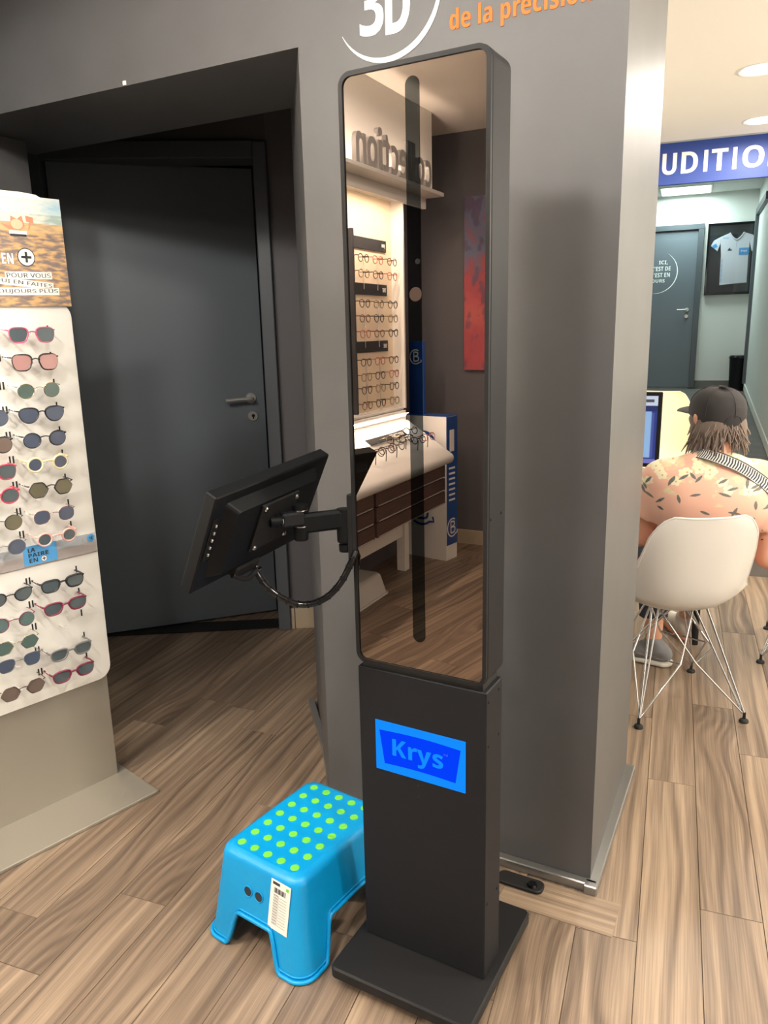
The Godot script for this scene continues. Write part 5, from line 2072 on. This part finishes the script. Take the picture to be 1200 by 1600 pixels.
	for s in spots:
		var y: float = .755 + (-1.80 - s[0]) * .66 + .05
		var e := thing("spectacles", "%s spectacles on a stand on the sloping counter, %s" % [nm[s[2]], s[3]], "spectacles", VX * Transform3D(face * Basis(Vector3.UP, .3) * Basis(Vector3.RIGHT, -.3), Vector3(s[0], y, s[1])), "spectacles on the counter")
		for ch in protos[s[2]].get_children():
			e.add_child(ch.duplicate())
		var sg := Geo.new()
		sg.tube(PackedVector3Array([Vector3(0, -.066, -.03), Vector3(0, .0, -.004)]), .0022, 6)
		sg.tube(PackedVector3Array([Vector3(-.015, -.064, -.03), Vector3(.015, -.064, -.03)]), .003, 6)
		part("rest", sg, M.black, e)
	promo_box()
	# red poster
	var p := thing("wall_poster", "tall red and blue grey abstract poster on the dark rear wall", "poster", VX * Transform3D(Basis(Vector3.UP, PI), Vector3(-1.72, 1.779, 4.985)))
	var pm := mat(Color.WHITE, .6)
	var im := Image.create(128, 256, false, Image.FORMAT_RGB8)
	var n := FastNoiseLite.new()
	n.seed = 77
	n.frequency = .02
	n.fractal_octaves = 4
	for y in 256:
		for x in 128:
			var v := n.get_noise_2d(x * 1.4, y) * 1.3
			var k := clampf((y - 84) / 34.0 + v * 1.2, 0, 1)
			var c := rgb(104, 112, 138).lerp(rgb(166, 70, 78), k)
			c = c.lerp(rgb(196, 98, 88), .7 * clampf(1.0 - absf(y - 172 + v * 30) / 34.0, 0, 1))
			c = c.lerp(rgb(176, 74, 84), clampf((v - .2) * 2.0, 0, .5))
			c = c.lerp(rgb(92, 66, 92), clampf((-.12 - v) * 2.0, 0, .6))
			im.set_pixel(x, y, c)
	pm.albedo_texture = ImageTexture.create_from_image(im)
	slab("board", Vector3(0, 0, .003), Vector3(.5, 1.104, .014), M.ink_black, p, .001)
	g = Geo.new()
	g.quad(Vector3(-.25, .552, .0105), Vector3(.25, .552, .0105), Vector3(.25, -.552, .0105), Vector3(-.25, -.552, .0105), Vector3.BACK)
	part("print", g, pm, p)
	# low white step
	var st := thing("low_step", "low white plastic step under the spectacle counter", "step", VX * at(-2.13, 0, 3.62))
	stool_mesh(.24, .32, .3, .4, .135, false, st, M.white_plastic)

func emblem(parent: Node3D, xf: Transform3D, s: float, m: Material):
	# a letter B inside an open ring that ends in a hook
	var g := Geo.new()
	var ring := PackedVector3Array()
	for k in 25:
		var a := deg_to_rad(lerpf(60, 310, k / 24.0))
		ring.append(Vector3(cos(a) * .5, sin(a) * .5, 0) * s)
	ring.append(Vector3(.5, -.36, 0) * s)
	ring.append(Vector3(.46, -.2, 0) * s)
	g.tube(ring, .045 * s, 6)
	var b := curve([Vector3(-.16, -.3, 0) * s, Vector3(-.16, .34, 0) * s], 2)
	g.tube(b, .05 * s, 6)
	g.tube(curve([Vector3(-.16, .34, 0) * s, Vector3(.16, .3, 0) * s, Vector3(.16, .1, 0) * s, Vector3(-.14, .04, 0) * s], 5), .05 * s, 6)
	g.tube(curve([Vector3(-.14, .04, 0) * s, Vector3(.22, -.02, 0) * s, Vector3(.2, -.26, 0) * s, Vector3(-.16, -.3, 0) * s], 5), .05 * s, 6)
	part("emblem", g, m, parent, xf * Transform3D(Basis.from_scale(Vector3(-1, 1, .06)), Vector3.ZERO))

func promo_box():
	# front corner at (-1.914, 4.526); x runs back along the white face
	var d := Vector3(-.985, 0, .17)
	var bx := VX * Transform3D(Basis(-d, Vector3.UP, (-d).cross(Vector3.UP)), Vector3(-1.914, 0, 4.526))
	var t := thing("promotion_box", "tall white and blue cardboard promotion box beside the spectacle counter", "promotion box", bx)
	# local: x from -.6 to 0, z from 0 (towards the counter) to +.23
	var s := signf(((-d).cross(Vector3.UP)).z)
	slab("carton", Vector3(-.185, .478, .065 * s), Vector3(.37, .956, .13), M.white, t, .002)
	slab("blue_side", Vector3(.002, .53, .065 * s), Vector3(.004, .85, .128), M.blue_print, t, .0005)
	slab("blue_top", Vector3(-.185, .958, .065 * s), Vector3(.368, .004, .128), M.blue_print, t, .0005)
	slab("header_board", Vector3(-.26, 1.19, .06 * s), Vector3(.11, .48, .03), M.blue_print, t, .002)
	var zf := -.0015 * s
	var flip := Transform3D(Basis(Vector3.UP, PI if s > 0 else 0.0), Vector3.ZERO)
	emblem(t, Transform3D(flip.basis, Vector3(-.2, .33, zf)), .2, M.blue_print)
	emblem(t, Transform3D(Basis(Vector3.UP, PI / 2), Vector3(.005, .22, .065 * s)), .12, M.ink_white)
	emblem(t, Transform3D(flip.basis, Vector3(-.26, 1.33, .043 * s)), .09, M.ink_white)
	slab("barcode_label", Vector3(.005, .8, .06 * s), Vector3(.002, .14, .05), M.white, t, 0)
	for k in 7:
		slab("printed_line", Vector3(.005, .62 - .035 * k, .06 * s), Vector3(.002, .012, .07), M.ink_white, t, 0)
	var g := Geo.new()
	var ring := PackedVector3Array()
	for k in 17:
		var a := PI * k / 16.0
		ring.append(Vector3(cos(a) * .09, sin(a) * .11, 0))
	g.tube(ring, .014, 6)
	part("printed_arch", g, M.blue_print, t, Transform3D(Basis.from_scale(Vector3(1, 1, .08)), Vector3(-.17, .74, zf)))

# ---------------------------------------------------------------- lettering on the grey wall
func wall_lettering():
	var w := thing("wall_lettering", "white and orange lettering with a white sweep on the grey wall", "lettering", at(0, 0, -1.86))
	text("numeral", "3", M.ink_white, w, at(-.979, 2.272, .001), .066, .137, .002)
	text("capital", "D", M.ink_white, w, at(-.908, 2.266, .001), .066, .137, .002)
	var g := Geo.new()
	crescent(g, .142, .013, -150, 20)
	part("white_sweep", g, M.ink_white, w, at(-.939, 2.286, .0005), "white brush ring sweep")
	text("lettering", "de la précision", M.ink_orange, w, at(-.609, 2.194, .001), .328, .058, .002)
